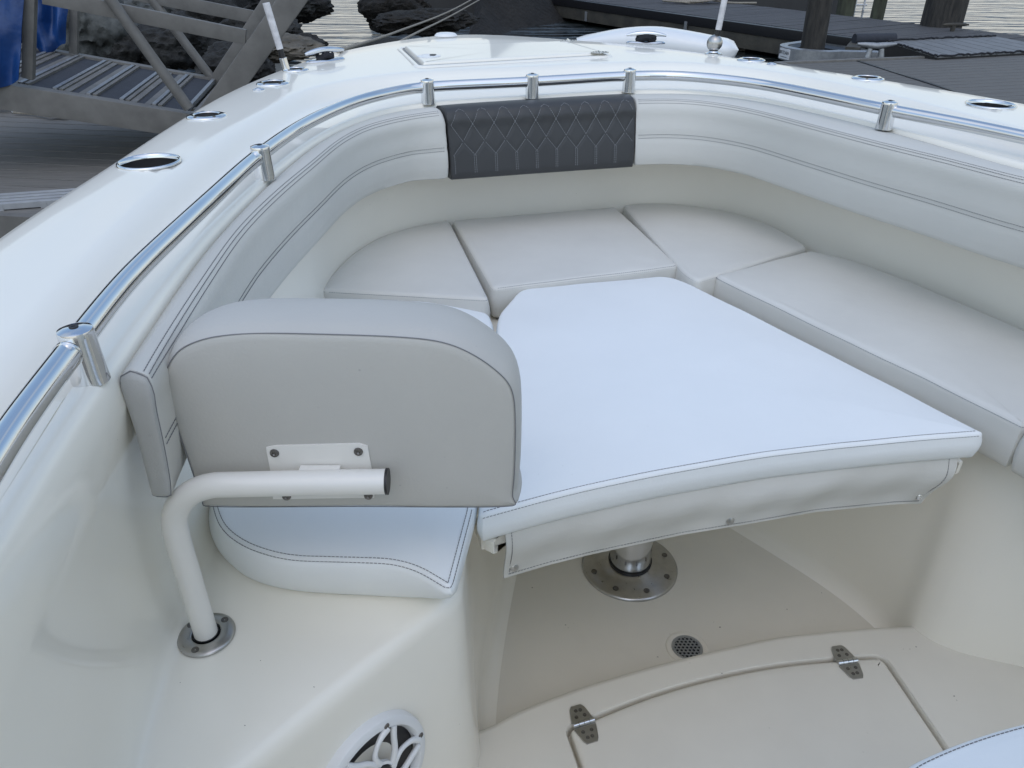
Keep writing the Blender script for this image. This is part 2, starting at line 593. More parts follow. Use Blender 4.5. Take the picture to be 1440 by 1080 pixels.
me2 = bpy.data.meshes.new('aft_deck')
vs = [v.co.copy() for v in bm.verts]; fs = [tuple(v.index for v in f.verts) for f in bm.faces]
bm.free()
mb = MB(); mb.add(vs, fs)
zt = ZAFT + CZ
mb.grid([[Vector((p.x, p.y, zt + dz)) for p in inset(lid_o, d)] for d, dz in ((-.003, .0002), (.000, -.0012), (.002, -.004), (.003, -.009), (.003, -.030), (.016, -.030))], closed_u=True)
fwd = Vector((BF.x, BF.y, 0))
mb.grid([[p + fwd * d + Vector((0, 0, zt + dz)) - Vector((0, 0, p.z)) for p in edge] for d, dz in ((0, 0), (.006, -.001), (.011, -.005), (.014, -.012), (.016, -.03), (.018, -.06), (.03, -.079))])
mb.build('aft_deck', M['sole'], boat, angle=50)
# locker lid
mb = MB()
li = inset(lid_o, .0105)
rws = [[Vector((p.x, p.y, zt + dz)) for p in inset(lid_o, .0105 + d)] for d, dz in ((0, -.030), (0, -.006), (.0015, -.0025), (.004, -.0005), (.008, .0006), (.02, .0008))]
mb.grid(rws, closed_u=True)
cen = sum((Vector((p.x, p.y, 0)) for p in li), Vector()) / len(li)
me_l = poly_fill('lid_top', [(p.x, p.y) for p in inset(lid_o, .0105 + .02)], [], M['sole'], boat, ZAFT + .0008)
mb.add([v.co.copy() for v in me_l.vertices], [tuple(p.vertices) for p in me_l.polygons])
lid = mb.build('locker_lid', M['sole'], boat, angle=50)

# bow well floor
sf = []
for ph in np.linspace(R(-150), R(150), 120):
    r = c8.r(max(R(-128), min(R(128), ph))) * 1.02
    sf.append(pol(ph, min(r, 2.0), ZSOLE + .0015))
cpt = B(CU, OW, ZSOLE + .0015)
mb = MB()
mb.grid([[cpt.lerp(p, k) for p in sf] for k in (.01, .25, .5, .75, .96)])
mb.build('well_floor', M['sole'], boat)

# ------------------------------------------------------------------ foredeck lid, cut outlines
fl_px = [(560, 69), (800, 61), (862, 80), (588, 96)]
fl = round_poly([P(x, y, ZD) for x, y in fl_px], .03)
fl = resample(fl, 120, True)
mb = MB()
z0 = ZD + CZ + .0005
rws = [[Vector((p.x, p.y, z0 + dz)) for p in inset(fl, d)] for d, dz in ((-.010, .0), (-.004, .0045), (.003, .006), (.008, .004), (.010, .0008), (.018, .0008), (.020, .007), (.024, .0115), (.032, .012))]
mb.grid(rws, closed_u=True)
cen = sum((Vector((p.x, p.y, 0)) for p in fl), Vector()) / len(fl)
for a, b in ((1, .6), (.6, .001)):
    mb.grid([[cen.lerp(Vector((p.x, p.y, 0)), k) + Vector((0, 0, z0 + .012)) for p in rws[-1]] for k in (a, b)], closed_u=True)
flid = mb.build('anchor_locker_lid', M['gel'], boat, angle=50)
gk = [Vector((p.x, p.y, z0 + .002)) for p in inset(fl, .014)]
MB().tube(gk, .0035, 6, closed=True).build('groove_shade', M['groove_shade'], flid)  # shade of the groove drawn as a grey line round the lid
def pop_latch(px, py, r, z, parent, name='latch'):
    m = frame(P(px, py, z))
    mb = MB()
    mb.lathe([(r, -.001), (r, .0015), (r * .93, .0025), (r * .6, .0022), (r * .56, .001), (.0001, .0008)], m, 28)
    o = mb.build(name, M['wplastic'], parent)
    mb = MB()
    mb.lathe([(r * .3, 0.0018), (r * .28, .0035), (.0001, .0036)], frame(P(px + 6, py - 1, z)), 20)
    mb.build('keyhole', M['black'], o)
    return o
pop_latch(603, 79, .038, ZD + .0125, flid)
def hinge(loc, xdir, s, parent, nm='hinge'):
    """two tapered leaves and a knuckle barrel; xdir runs along the barrel"""
    f = frame(loc, (0, 0, 1), xdir)
    mb = MB()
    for sg in (1, -1):
        y0, y1, y2 = .006 * s, .030 * s, .036 * s
        o = [(-.019 * s, y0), (.019 * s, y0), (.013 * s, y1), (.009 * s, y2), (-.009 * s, y2), (-.013 * s, y1)]
        tp = [f @ Vector((a, sg * b, .0025)) for a, b in o]
        bt = [f @ Vector((a * 1.05, sg * b, .0)) for a, b in o]
        mb.add(tp + bt, [tuple(range(6))] + [(i, (i + 1) % 6, 6 + (i + 1) % 6, 6 + i) for i in range(6)])
    ho = mb.build(nm, M['satin'], parent, angle=30)
    mb = MB()
    for k in range(4):
        a, b = -.019 + .0095 * k + .0004, -.019 + .0095 * (k + 1) - .0004
        mb.tube([f @ Vector((a * s, 0, .003)), f @ Vector((b * s, 0, .003))], .0048 * s, 12)
    mb.build('knuckle', M['steel'], ho)
    for sg in (1, -1):
        for (a, b) in ((-.007, .014), (.007, .014), (0, .026)) if False else ((-.0075, .0145), (.0075, .0145), (-.004, .026), (.004, .0255)):
            mm = f @ Matrix.Translation((a * s, sg * b * s, .0025))
            q = MB().lathe([(.0034 * s, 0), (.003 * s, .0009), (.0012 * s, .0009), (.0001, .0002)], mm, 12)
            q.build('screw', M['dark'] if False else M['satin2'], ho)
    return ho
M['satin2'] = mat('screw heads', (0.20, 0.19, 0.18), rough=0.35, metal=1.0, noise_amt=0.2, noise_scale=90)
ha = P(821, 1019, ZAFT); hb = P(1191, 932, ZAFT)
ln = (hb - ha)
hinge(ha + Vector((0, 0, .0015)), P(880, 1001, ZAFT) - P(821, 1019, ZAFT), 1.15, boat)
hinge(hb + Vector((0, 0, .0015)), P(1220, 925, ZAFT) - P(1150, 936, ZAFT), 1.15, boat)
hd = P(820, 79, ZD) - P(800, 62, ZD)
for (x, y) in ((799, 63), (843, 80)):
    hinge(P(x, y, ZD) + Vector((0, 0, .0128)), hd, .8, flid)

# ------------------------------------------------------------------ rail and posts
rail_px = [(0, 630), (59, 548), (115, 473), (171, 402), (215, 357), (300, 277), (362, 221), (430, 174), (500, 143), (560, 128), (603, 122), (745, 115), (883, 107),
           (960, 107), (1060, 117), (1150, 134), (1240, 153), (1340, 172), (1440, 193)]
RZ = -.375
rp = [P(x, y, RZ) for x, y in rail_px]
rp = [B(CU - 1.02, -.5, RZ), B(CU - 1.005, -.1, RZ), B(CU - .985, .3, RZ)] + rp + [B(CU + .81, .9, RZ), B(CU + .86, .5, RZ), B(CU + .895, .0, RZ), B(CU + .91, -.5, RZ)]
rc = catmull(rp, 10)
rc = resample(rc, 300)
for _ in range(8):
    rc = [rc[0]] + [(rc[i - 1] + rc[i] * 2 + rc[i + 1]) / 4 for i in range(1, len(rc) - 1)] + [rc[-1]]
rail = MB().tube(rc, .0138, 24).build('grab_rail', M['steel'], boat, angle=60)
def near_rail(p):
    return min(rc, key=lambda q: (q.xy - Vector(p).xy).length)
posts = [P(x, y, RZ) for x, y in ((112, 482), (362, 221), (603, 122), (745, 115), (883, 107), (1243, 154))] + [B(CU - .998, .1, RZ), B(CU + .81, .9, RZ), B(CU + .87, .3, RZ)]
for p in posts:
    q = near_rail(p)
    zb = ZL - .002 + CZ
    zt2 = q.z + .0205
    # the saddle leans a little with the coaming
    mb = MB()
    cdir = (B(CU, 1.0) - q); cdir.z = 0; cdir.normalize()
    m = frame((q.x + cdir.x * .006, q.y + cdir.y * .006, zb))
    h = zt2 - zb
    mb.lathe([(.0192, 0), (.0190, .002), (.0186, .010), (.0180, h * .5), (.0176, h - .008), (.0176, h - .004), (.0168, h - .0012), (.010, h + .0012), (.0001, h + .0018)], m, 36)
    po = mb.build('rail_post', M['steel'], rail, angle=40)
    mb = MB().lathe([(.0048, h + .0006), (.0046, h + .0026), (.0022, h + .0026), (.0018, h + .0018), (.0001, h + .0018)], m, 12)
    mb.build('screw', M['dark'], po)
    # dark joint rings where the tube passes through
    i = rc.index(q)
    t = (rc[min(i + 1, 299)] - rc[max(i - 1, 0)]).normalized()
    for s in (1, -1):
        MB().tube([q + t * s * .0160, q + t * s * .0185], .0146, 20).build('collar', M['steel'], po, angle=40)

# ------------------------------------------------------------------ holes and flush fittings in the gunwale deck
def cutter(loc, r, depth, sx=1, sy=1, xdir=(1, 0, 0)):
    mb = MB()
    f = frame(loc, (0, 0, 1), xdir)
    n = 40
    top = [f @ Vector((r * sx * math.cos(2 * PI * k / n), r * sy * math.sin(2 * PI * k / n), .03)) for k in range(n)]
    bot = [f @ Vector((r * sx * math.cos(2 * PI * k / n), r * sy * math.sin(2 * PI * k / n), -depth)) for k in range(n)]
    mb.add(top + bot, [tuple(range(n)), tuple(range(2 * n - 1, n - 1, -1))] + [(k, (k + 1) % n, n + (k + 1) % n, n + k) for k in range(n)])
    return mb
cuts = []
tang = lambda p: BF
along = (BF.x, BF.y, 0)
def cup_holder(px, py):
    c = P(px, py, ZD + .001)
    cuts.append(cutter(c, .0495, .02))
    f = frame(c)
    mb = MB()
    mb.lathe([(.0560, .0), (.0562, .002), (.0550, .004), (.0530, .0048), (.0508, .004), (.0488, .0015), (.0480, -.003)], f, 48)
    o = mb.build('cup_holder', M['steel'], boat, angle=50)
    mb = MB()
    mb.lathe([(.0480, -.003), (.0472, -.03), (.0465, -.095), (.044, -.10), (.0001, -.10)], f, 48)
    mb.build('cup_well', M['cup'], o, angle=50)
M['cup'] = mat('dark cup well', (0.03, 0.03, 0.033), rough=0.35, metal=0.6, noise_amt=0.3, noise_scale=30)
def rod_holder(px, py, s=1.0):
    c = P(px, py, ZD + .001)
    ph = phi_of(c)
    cuts.append(cutter(c, .027 * s, .02))
    f = frame(c, (0, 0, 1), (1, .1, 0))
    mb = MB()
    n = 48
    def ring(a, b, z, off=0.0):
        return [f @ Vector((a * s * math.cos(2 * PI * k / n) + off * s, b * s * math.sin(2 * PI * k / n), z)) for k in range(n)]
    mb.grid([ring(.045, .041, 0), ring(.0452, .0412, .0015), ring(.0435, .0395, .0035), ring(.037, .034, .0055), ring(.030, .029, .0062), ring(.0275, .0270, .0055), ring(.0268, .0264, .004)], closed_u=True)
    o = mb.build('rod_holder', M['steel'], boat, angle=50)
    mb = MB()
    tilt = Vector((-BF.x * .35, -BF.y * .35, -1))
    mb.grid([ring(.0268, .0264, .004), ring(.0260, .0256, -.004), [p + tilt * .06 for p in ring(.0250, .0245, -.004)], [p + tilt * .11 for p in ring(.0245, .024, -.004)]], closed_u=True)
    mb.build('liner', M['dark'], o)
    for a in (-.9, 2.0, 4.2):
        mm = f @ Matrix.Translation((.0365 * s * math.cos(a), .0335 * s * math.sin(a), .0056))
        MB().lathe([(.0038, -.001), (.0036, .0006), (.0015, .0006), (.0001, -.0002)], mm, 12).build('screw', M['satin2'], o)
def small_cap(px, py, r=.016):
    f = frame(P(px, py, ZD + .001))
    mb = MB().lathe([(r, 0), (r, .002), (r * .8, .004), (r * .62, .003), (r * .55, .004), (r * .35, .0065), (.0001, .007)], f, 28)
    o = mb.build('deck_cap', M['steel'], boat, angle=40)
cup_holder(210, 229)
cup_holder(1393, 148)
for (x, y) in ((291, 164), (384, 118), (1220, 111), (1056, 85)):
    rod_holder(x, y)
rod_holder(416, 99, .85)
small_cap(364, 127)
small_cap(1085, 91)
# cut the openings through the deck
jm = MB()
for c in cuts:
    jm.add(c.v, c.f)
cut_o = jm.build('cutter', M['gel'])
md = liner.modifiers.new('cut', 'BOOLEAN')
md.operation = 'DIFFERENCE'
md.object = cut_o
md.solver = 'FAST'
bpy.context.view_layer.update()
dg = bpy.context.evaluated_depsgraph_get()
ev = liner.evaluated_get(dg)
nm = bpy.data.meshes.new_from_object(ev)
n_before = len(liner.data.polygons)
liner.modifiers.clear()
if len(nm.polygons) > n_before * .9:
    liner.data = nm
else:
    print('BOOLEAN FAILED', n_before, len(nm.polygons))
bpy.data.objects.remove(cut_o)

# ------------------------------------------------------------------ cleats, with their lines
def cleat(px, py, dirv, s=1.0):
    c = P(px, py, ZD + .001)
    f = frame(c, (0, 0, 1), dirv)
    mb = MB()
    n = 40
    def ring(a, b, z):
        return [f @ Vector((a * s * math.copysign(abs(math.cos(2 * PI * k / n)) ** .9, math.cos(2 * PI * k / n)), b * s * math.sin(2 * PI * k / n), z * s)) for k in range(n)]
    mb.grid([ring(.070, .026, 0), ring(.071, .027, .003), ring(.066, .023, .007), ring(.05, .015, .009), ring(.001, .001, .009)], closed_u=True)
    base = mb.build('cleat', M['steel'], boat, angle=50)
    mb = MB()
    for sx in (-1, 1):
        mb.tube([f @ Vector((sx * .018 * s, 0, .006 * s)), f @ Vector((sx * .016 * s, 0, .028 * s))], [.008 * s, .007 * s], 14)
    pts = [f @ Vector((x * s, 0, (.033 - .006 * (x / .07) ** 2) * s)) for x in np.linspace(-.072, .072, 17)]
    rr = [(.0095 * (1 - .62 * abs(x / .072) ** 2.2)) * s for x in np.linspace(-.072, .072, 17)]
    mb.tube(pts, rr, 16)
    mb.build('horn', M['steel'], base, angle=50)
    return f
def wrap_line(name, f, s, label):
    pts = []
    for k in range(130):
        a = k / 130 * 2 * PI * 3.5
        lay = k / 130
        pts.append(f @ Vector(((.027 + .005 * math.sin(a * .37)) * math.cos(a) * s, (.015 + .003 * math.sin(a * .7)) * math.sin(a) * s, (.012 + .012 * lay + .002 * math.sin(3 * a)) * s)))
    o = MB().tube(pts, .0058 * s, 8).build(name, M['blackrope'])
    tag(o, label, 'rope')
    return o
f1 = cleat(458, 86, (.70, .71, 0), 1.0)
f2 = cleat(908, 61, (1, -.12, 0), 1.0)
wrap_line('dock_line', f1, .9, 'black dock line wrapped round the port bow cleat, left of the foredeck lid')
wrap_line('dock_line', f2, 1.05, 'black dock line wrapped round the starboard bow cleat beside the white fender')

# bow light
m = frame(P(627, 50.5, ZD + .001))
MB().lathe([(.045, 0), (.043, .004), (.036, .010), (.026, .012), (.0001, .013)], m, 32, sx=1, sy=.8).build('bow_light', M['wplastic'], boat)
m = frame(P(700, 63.5, ZD + .001))

# ------------------------------------------------------------------ white poles standing in the deck
def pole(base, top, label, ball):
    e = empty('white_pole', base, label, 'pole', 'white poles on the bow')
    base, top = Vector(base), Vector(top)
    d = (top - base).normalized()
    L = (top - base).length
    f = frame(base, d)
    if ball:
        fb = frame(base)
        MB().lathe([(.028, 0), (.028, .003), (.018, .006), (.016, .010)], fb, 28).build('foot', M['steel'], e, angle=40)
        prof = [(.0001, .0)] + [(.026 * math.sin(a), .034 - .026 * math.cos(a)) for a in np.linspace(.4, PI, 14)]
        MB().lathe(prof, fb, 28).build('ball_joint', M['satin'], e, angle=50)
        s0 = .045
    else:
        MB().lathe([(.012, 0), (.0115, .035), (.010, .036)], f, 20).build('foot', M['steel'], e, angle=40)
        s0 = .03
    MB().tube([base + d * s0, base + d * (s0 + (.035 if not ball else .03))], .0088, 16).build('grip', M['black'], e)
    MB().tube([base + d * (s0 + .03), top], [.0098, .0105], 18).build('shaft', M['marble'], e, angle=40)
M['marble'] = mat('scuffed white tube', (0.72, 0.71, 0.72), rough=0.4, noise_amt=0.35, noise_scale=38)
b0 = P(403, 99, ZD)
pole(b0, PV(374, 4, (b0.x, b0.y), (b0.x + 1, b0.y + .1)), 'short white pole leaning outboard, standing in the port gunwale', False)
b1 = P(1003, 76, ZD)
tp = PV(1021, -10, (b1.x, b1.y), (b1.x + 1, b1.y))
pole(b1, b1 + (tp - b1) * 3.2, 'tall white pole on a steel ball foot, standing on the starboard gunwale', True)

# ------------------------------------------------------------------ big fender beyond the starboard bow
fa, fb_ = P(800, 54, -.40), P(1036, 72, -.42)
fa = Vector((*fa.xy, CZ - .40)) ; 
axis = (fb_ - fa)
mb = MB()
nS = 26
rows = []
for i in range(nS):
    t = i / (nS - 1)
    c = fa.lerp(fb_, t)
    hgt = .062 * (math.sin(min(1, t * 1.9) * PI / 2)) * (1 - .55 * max(0, (t - .5) / .5) ** 1.5)
    endr = 1.0 if t < .93 else math.sqrt(max(0.0, 1 - ((t - .93) / .07) ** 2)) * .9 + .1 * (1 - (t - .93) / .07)
    if t < .04: endr = math.sqrt(max(0.001, 1 - ((.04 - t) / .04) ** 2))
    row = []
    side = Vector((-axis.y, axis.x, 0)).normalized()
    for k in range(28):
        a = 2 * PI * k / 28
        ca, sa = math.cos(a), math.sin(a)
        yy = math.copysign(abs(ca) ** .75, ca) * .10 * endr
        zz = math.copysign(abs(sa) ** .75, sa)
        zz = zz * (hgt if zz > 0 else .07) * endr
        row.append(c + side * (yy + .13) + Vector((0, 0, zz - .012)))
    rows.append(row)
mb.grid(rows, closed_u=True)
k0 = len(mb.v)
mb.f.append(tuple(range(28))); mb.f.append(tuple(range((nS - 1) * 28, nS * 28)))
tag(mb.build('fender', M['wplastic'], angle=60), 'long white rounded fender lying just beyond the starboard bow edge', 'fender')

# ------------------------------------------------------------------ cushions
def outline_px(pts, z, rad, n=240):
    w_ = [P(x, y, z) for x, y in pts]
    return resample(round_poly(w_, rad), n, True)

def nz(p, s, a):
    return noise.noise(Vector((p[0] * s, p[1] * s, p[2] * s))) * a

def cushion(name, loop, ztop, thick, er, label, cat='cushion', group=None, dome=.006, material=None, bulge=.004, bottom=None, parent=None, sag=.0012):
    """upholstered slab: bottom edge, slightly bulging side, rolled top edge, domed top"""
    material = material or M['seat']
    zt_, zb_ = ztop + CZ, ztop - thick + CZ
    prof = [(.012, zb_ + .0), (.003, zb_ + .004), (.0, zb_ + .012)]
    for k in (.25, .5, .75):
        prof.append((-bulge * math.sin(k * PI), sm(zb_ + .012, zt_ - er, k)))
    for k in range(0, 7):
        a = k / 6 * PI / 2
        prof.append((er * (1 - math.cos(a)), zt_ - er * (1 - math.sin(a))))
    mb = MB()
    rws = []
    for d, z in prof:
        kk = max(0.0, min(1.0, (zt_ - er - z) / (zt_ - er - zb_)))
        q_ = inset(loop, d)
        if bottom is not None:
            q2 = inset(bottom, d)
            q_ = [a.lerp(b, kk) for a, b in zip(q_, q2)]
        rws.append([Vector((p.x, p.y, z + nz((p.x, p.y, z), 9, sag))) for p in q_])
    inner = inset(loop, er)
    cen = sum((Vector((p.x, p.y, 0)) for p in inner), Vector()) / len(inner)
    ks = [.97, .93, .88, .82, .74, .64, .52, .4, .28, .16, .06, .002]
    for k in ks:
        row = []
        for p in inner:
            q = cen.lerp(Vector((p.x, p.y, 0)), k)
            q.z = zt_ + dome * (1 - k ** 4) + nz(q, 6, sag * 1.5) + nz(q, 17, sag * .5)
            row.append(q)
        rws.append(row)
    mb.grid(rws, closed_u=True)
    o = mb.build(name, material, parent, angle=60)
    if parent is None:
        tag(o, label, cat, group)
    return o

def dashed(mb, pts, r=.0006, dash=.0042, gap=.0016, n=5):
    pts = [Vector(p) for p in pts]
    L = [0.0]
    for a, b in zip(pts, pts[1:]):
        L.append(L[-1] + (b - a).length)
    def at(s):
        s = max(0, min(L[-1], s))
        j = int(np.searchsorted(L, s)) - 1
        j = max(0, min(len(pts) - 2, j))
        return pts[j].lerp(pts[j + 1], (s - L[j]) / max(1e-9, L[j + 1] - L[j]))
    s = 0.0
    while s < L[-1] - dash:
        mb.tube([at(s), at(s + dash)], r, n, caps=False)
        s += dash + gap
    return mb

def seam(mb, pts, r=.0006):
    mb.tube(pts, r, 6, caps=False)

# seat cushions ring the bow well
GS = 'cream white bow seat cushions'
lA = outline_px([(450, 407), (462, 388), (490, 358), (530, 333), (575, 318), (632, 308), (689, 420)], ZS, [.01, .03, .05, .05, .05, .015, .02])
cA = cushion('seat_cushion', lA, ZS, .085, .014, 'curved white corner cushion at the port front of the bow seat', group=GS)
lB = outline_px([(636, 309), (866, 290), (956, 373), (692, 406)], ZS, [.012, .012, .02, .02])
cB = cushion('seat_cushion', lB, ZS, .085, .012, 'four-sided white cushion in the middle of the bow seat, below the charcoal pad', group=GS)
lC = outline_px([(876, 288), (905, 284), (960, 286), (1030, 297), (1085, 314), (1137, 346), (982, 395), (962, 384)], ZS, [.012, .05, .05, .05, .05, .015, .02, .03])
cC = cushion('seat_cushion', lC, ZS, .085, .012, 'curved white corner cushion at the starboard front of the bow seat', group=GS)
lD = outline_px([(1138, 350), (1210, 366), (1300, 401), (1440, 461), (1575, 524), (1441, 598), (1300, 528), (1150, 457), (1003, 386)], ZS, [.015, .06, .06, .06, .004, .004, .06, .06, .02])
cD = cushion('seat_cushion', lD, ZS, .10, .016, 'long white cushion on the starboard bench, right of the table cushion', group=GS, dome=.003)
lE = outline_px([(1444, 600), (1580, 526), (1850, 660), (1800, 800), (1640, 705)], ZS, [.003, .003, .05, .05, .05])
cE = cushion('seat_cushion', lE, ZS, .10, .016, 'white cushion at the right picture edge, aft of the starboard bench seam', group=GS, dome=.003)
lF = outline_px([(462, 416), (600, 421), (688, 437), (693, 452), (681, 580), (667, 712), (636, 832), (570, 792), (480, 789), (400, 787), (340, 768), (306, 742), (292, 700), (330, 560), (400, 460)], ZS,
                [.02, .02, .02, .02, .02, .02, .02, .05, .05, .06, .05, .05, .05, .05, .05])
lFb = outline_px([(462, 446), (600, 449), (688, 457), (692, 470), (681, 600), (667, 735), (634, 842), (570, 843), (480, 840), (400, 833), (345, 817), (306, 780), (292, 745), (330, 590), (400, 480)], ZS - .09,
                [.02, .02, .02, .02, .02, .02, .02, .05, .05, .06, .05, .05, .05, .05, .05])
cF = cushion('seat_cushion', lF, ZS - .001, .09, .014, 'thick white cushion on the port bench under the swivel backrest', group=GS, bottom=lFb, material=M['vinyl'])
def ring_stitch(o, loop, offs, i0, i1, ztop, er, mt=M['thread'], r=.0006):
    mb = MB()
    for d in offs:
        q = inset(loop, d)
        n = len(q)
        a = max(0.0, min(1.0, 1 - d / er))
        zz = ztop + CZ - er * (1 - math.sqrt(max(0, 1 - a * a))) + .0004
        idx = [(i % n) for i in range(i0, i1)]
        dashed(mb, [Vector((q[i].x, q[i].y, zz + nz((q[i].x, q[i].y, zz), 9, .0012))) for i in idx], r)
    return mb.build('stitching', mt, o)
def idx_near(loop, px, py, z):
    p = P(px, py, z)
    return min(range(len(loop)), key=lambda i: (loop[i].xy - p.xy).length)
def span(loop, a, b, z):
    i, j = idx_near(loop, *a, z), idx_near(loop, *b, z)
    if j < i:
        j += len(loop)
    if j - i > len(loop) / 2:
        i, j = j, i + len(loop)
        if j - i > len(loop): i, j = i, j
    return i, j
i, j = span(lF, (667, 712), (292, 700), ZS)
ring_stitch(cF, lF, (.003, .009), i, j, ZS, .014)
i, j = span(lB, (692, 406), (956, 373), ZS)
ring_stitch(cB, lB, (.004,), i, j, ZS, .012, M['lthread'])
for (o, lp) in ((cA, lA), (cC, lC), (cB, lB), (cD, lD)):
    ring_stitch(o, lp, (.0015,), 0, len(lp), ZS, .014, M['lthread'])

# console seat cushion at the lower right corner
lG = outline_px([(1250, 1084), (1345, 1040), (1440, 1011), (1600, 980), (1700, 1300), (1200, 1400)], -.74, [.05, .1, .1, .03, .03, .05])
cG = cushion('console_cushion', lG, -.74, .08, .012, 'pale blue white cushion cut by the lower right corner, in front of the console', material=M['vinyl'])
ring_stitch(cG, lG, (.007,), 0, len(lG), -.74, .012)
rows = [[Vector((p.x, p.y, z + CZ)) for p in inset(lG, .012)] for z in (-.825, -1.25)]
MB().grid(rows, closed_u=True).build('console_seat_base', M['gel'], boat)

# console behind the seat (out of frame, but it shades and reflects)
mb = MB()
cs = [(.22, -.9), (.22, -.10), (.30, .0), (1.00, .0), (1.08, -.10), (1.08, -.9)]
mb.grid([[B(u, wv + dw, z) for u, wv in cs] for z, dw in ((-1.32, 0), (-.30, 0), (.10, -.10), (.16, -.14))], closed_u=True)
mb.add([B(u, wv - .14, .16) for u, wv in cs], [tuple(range(6))])
mb.build('console', M['gel'], boat, angle=40)

# table cushion
fil_px = [(673, 727), (740, 708), (820, 688), (920, 666), (1050, 643), (1160, 629), (1280, 617), (1387, 609), (1250, 538), (1100, 462), (966, 396), (945, 389), (928, 387), (830, 396), (732, 406), (701, 440), (690, 560)]
lT = outline_px(fil_px, ZF, [.008, .1, .1, .1, .1, .1, .1, .006, .1, .1, .03, .03, .02, .1, .028, .028, .1], 300)
cT = cushion('table_cushion', lT, ZF, .058, .010, 'large bluish white four-sided cushion covering the bow table', material=M['vinyl'], dome=.007, sag=.0016)
i, j = span(lT, (673, 727), (1387, 609), ZF)
ring_stitch(cT, lT, (.0006, .008), i, j, ZF, .010)
front = [lT[k % 300] for k in range(i, j + 1)]
if (front[0] - P(673, 727, ZF)).xy.length > (front[-1] - P(673, 727, ZF)).xy.length:
    front.reverse()
# hanging flap
nf = len(front)
bot_px = [(703, 815), (770, 795), (830, 780), (960, 752), (1057, 736), (1147, 720), (1260, 709), (1338, 707)]
fr = front[4:nf - 3]
nf = len(fr)
rowsf = []
inw = Vector((BF.x, BF.y, 0))
def flap_pt(t, s):
    k = t * (nf - 1)
    a = fr[int(k)].lerp(fr[min(nf - 1, int(k) + 1)], k - int(k))
    wv = (.010 * math.sin(t * 7 + 1) + .005 * math.sin(t * 17 + s * 2) + .0035 * math.sin(t * 41 + s * 5)) * s ** .7
    trim = 0.030 * s * max(0.0, t - .9) / .1
    q = Vector((a.x, a.y, 0)) + inw * (.010 - .016 * math.sin(min(1, s * 1.25) * PI) + wv) - Vector((BR.x, BR.y, 0)) * trim
    zb = ZF - .13
    for _ in range(4):
        fx = FW.y * q.y + FW.z * zb
        px = 720 + FPX * q.x / fx
        ty = float(np.interp(px, [b[0] for b in bot_px], [b[1] for b in bot_px]))
        v = (540 - ty) / FPX
        zb = (v * FW.y * q.y - UP.y * q.y) / (UP.z - v * FW.z)
    z = sm(ZF - .050, zb, s)
    return q + Vector((0, 0, z + CZ))
nT = 90
ss = [0, .12, .25, .4, .55, .7, .85, 1.0]
fro = [[flap_pt(t, s) for t in np.linspace(0, 1, nT)] for s in ss]
bk = [[p + inw * .0035 for p in r_] for r_ in fro]
mb = MB()
mb.grid(fro + bk[::-1])
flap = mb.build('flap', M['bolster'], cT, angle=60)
mb = MB()
dashed(mb, [flap_pt(t, .94) - inw * .0006 for t in np.linspace(0.01, .985, 120)])
dashed(mb, [flap_pt(.012, s) - inw * .0006 for s in np.linspace(0.05, .95, 20)])
dashed(mb, [flap_pt(.98, s) - inw * .0006 for s in np.linspace(0.05, .95, 20)])
mb.build('stitching', M['thread'], flap)
for t in (.022, .49, .965):
    c = flap_pt(t, .84) - inw * .001
    MB().lathe([(.0075, 0), (.0072, .0015), (.005, .0028), (.0001, .0032)], frame(c, -inw + Vector((0, 0, .15))), 20).build('snap', M['satin'] if t < .9 else M['steel'], flap)

# table below it
tb = empty('pedestal_table', P(885, 795, ZSOLE), 'bow table on a round steel pedestal, mostly hidden under its white cushion', 'table')
lt2 = [Vector((p.x, p.y, 0)) + (p - P(900, 560, ZF)).normalized() * -.0 for p in inset(lT, .022)]
mb = MB()
zz = ZF - .0635 + CZ
cen = sum((Vector((p.x, p.y, 0)) for p in lt2), Vector()) / len(lt2)
lt2 = [Vector((p.x, p.y, 0)) for p in lt2]
mb.grid([[cen.lerp(p, k) + Vector((0, 0, z)) for p in lt2] for k, z in ((.01, zz - .03), (.985, zz - .03), (1, zz - .026), (1, zz - .004), (.99, zz), (.01, zz))], closed_u=True)
mb.build('tabletop', M['gel'], tb)
for (x, y) in ((690, 775), (1357, 668)):
    c = P(x, y, ZF - .095)
    MB().box(c + inw * .045, (.022, .05, .03), Matrix.Rotation(YAW, 3, 'Z'), .006).build('bracket', M['gel'], tb)
pc = P(885, 797, ZSOLE)
f = frame(pc + Vector((0, 0, .0015)))
MB().lathe([(.051, .012), (.051, .52)], f, 48).build('pedestal', M['steel'], tb)
bp_ = MB().lathe([(.120, 0), (.120, .003), (.115, .0075), (.085, .012), (.062, .0145), (.058, .018), (.0515, .0185)], f, 56).build('base_plate', M['satin'], tb, angle=50)
MB().lathe([(.0535, .018), (.0545, .026), (.0515, .027)], f, 48).build('seal_ring', M['black'], bp_)
for k in range(8):
    a = k * PI / 4 + .3
    MB().lathe([(.0075, 0), (.007, .0015), (.003, .0018), (.0001, .0002)], f @ Matrix.Translation((.097 * math.cos(a), .097 * math.sin(a), .0108)), 14).build('screw', M['satin2'], bp_)

# floor drain
dc = P(966, 912, ZSOLE)
f = frame(dc + Vector((0, 0, .002)))
dr = MB().lathe([(.048, -.001), (.046, .002), (.041, .0035), (.035, .002), (.033, -.004), (.032, -.004)], f, 40).build('drain_rim', M['sole'], boat)
MB().lathe([(.033, -.0002), (.0001, -.0002)], f, 32).build('sump', M['dark'], dr)
bm = bmesh.new()
mb = MB()
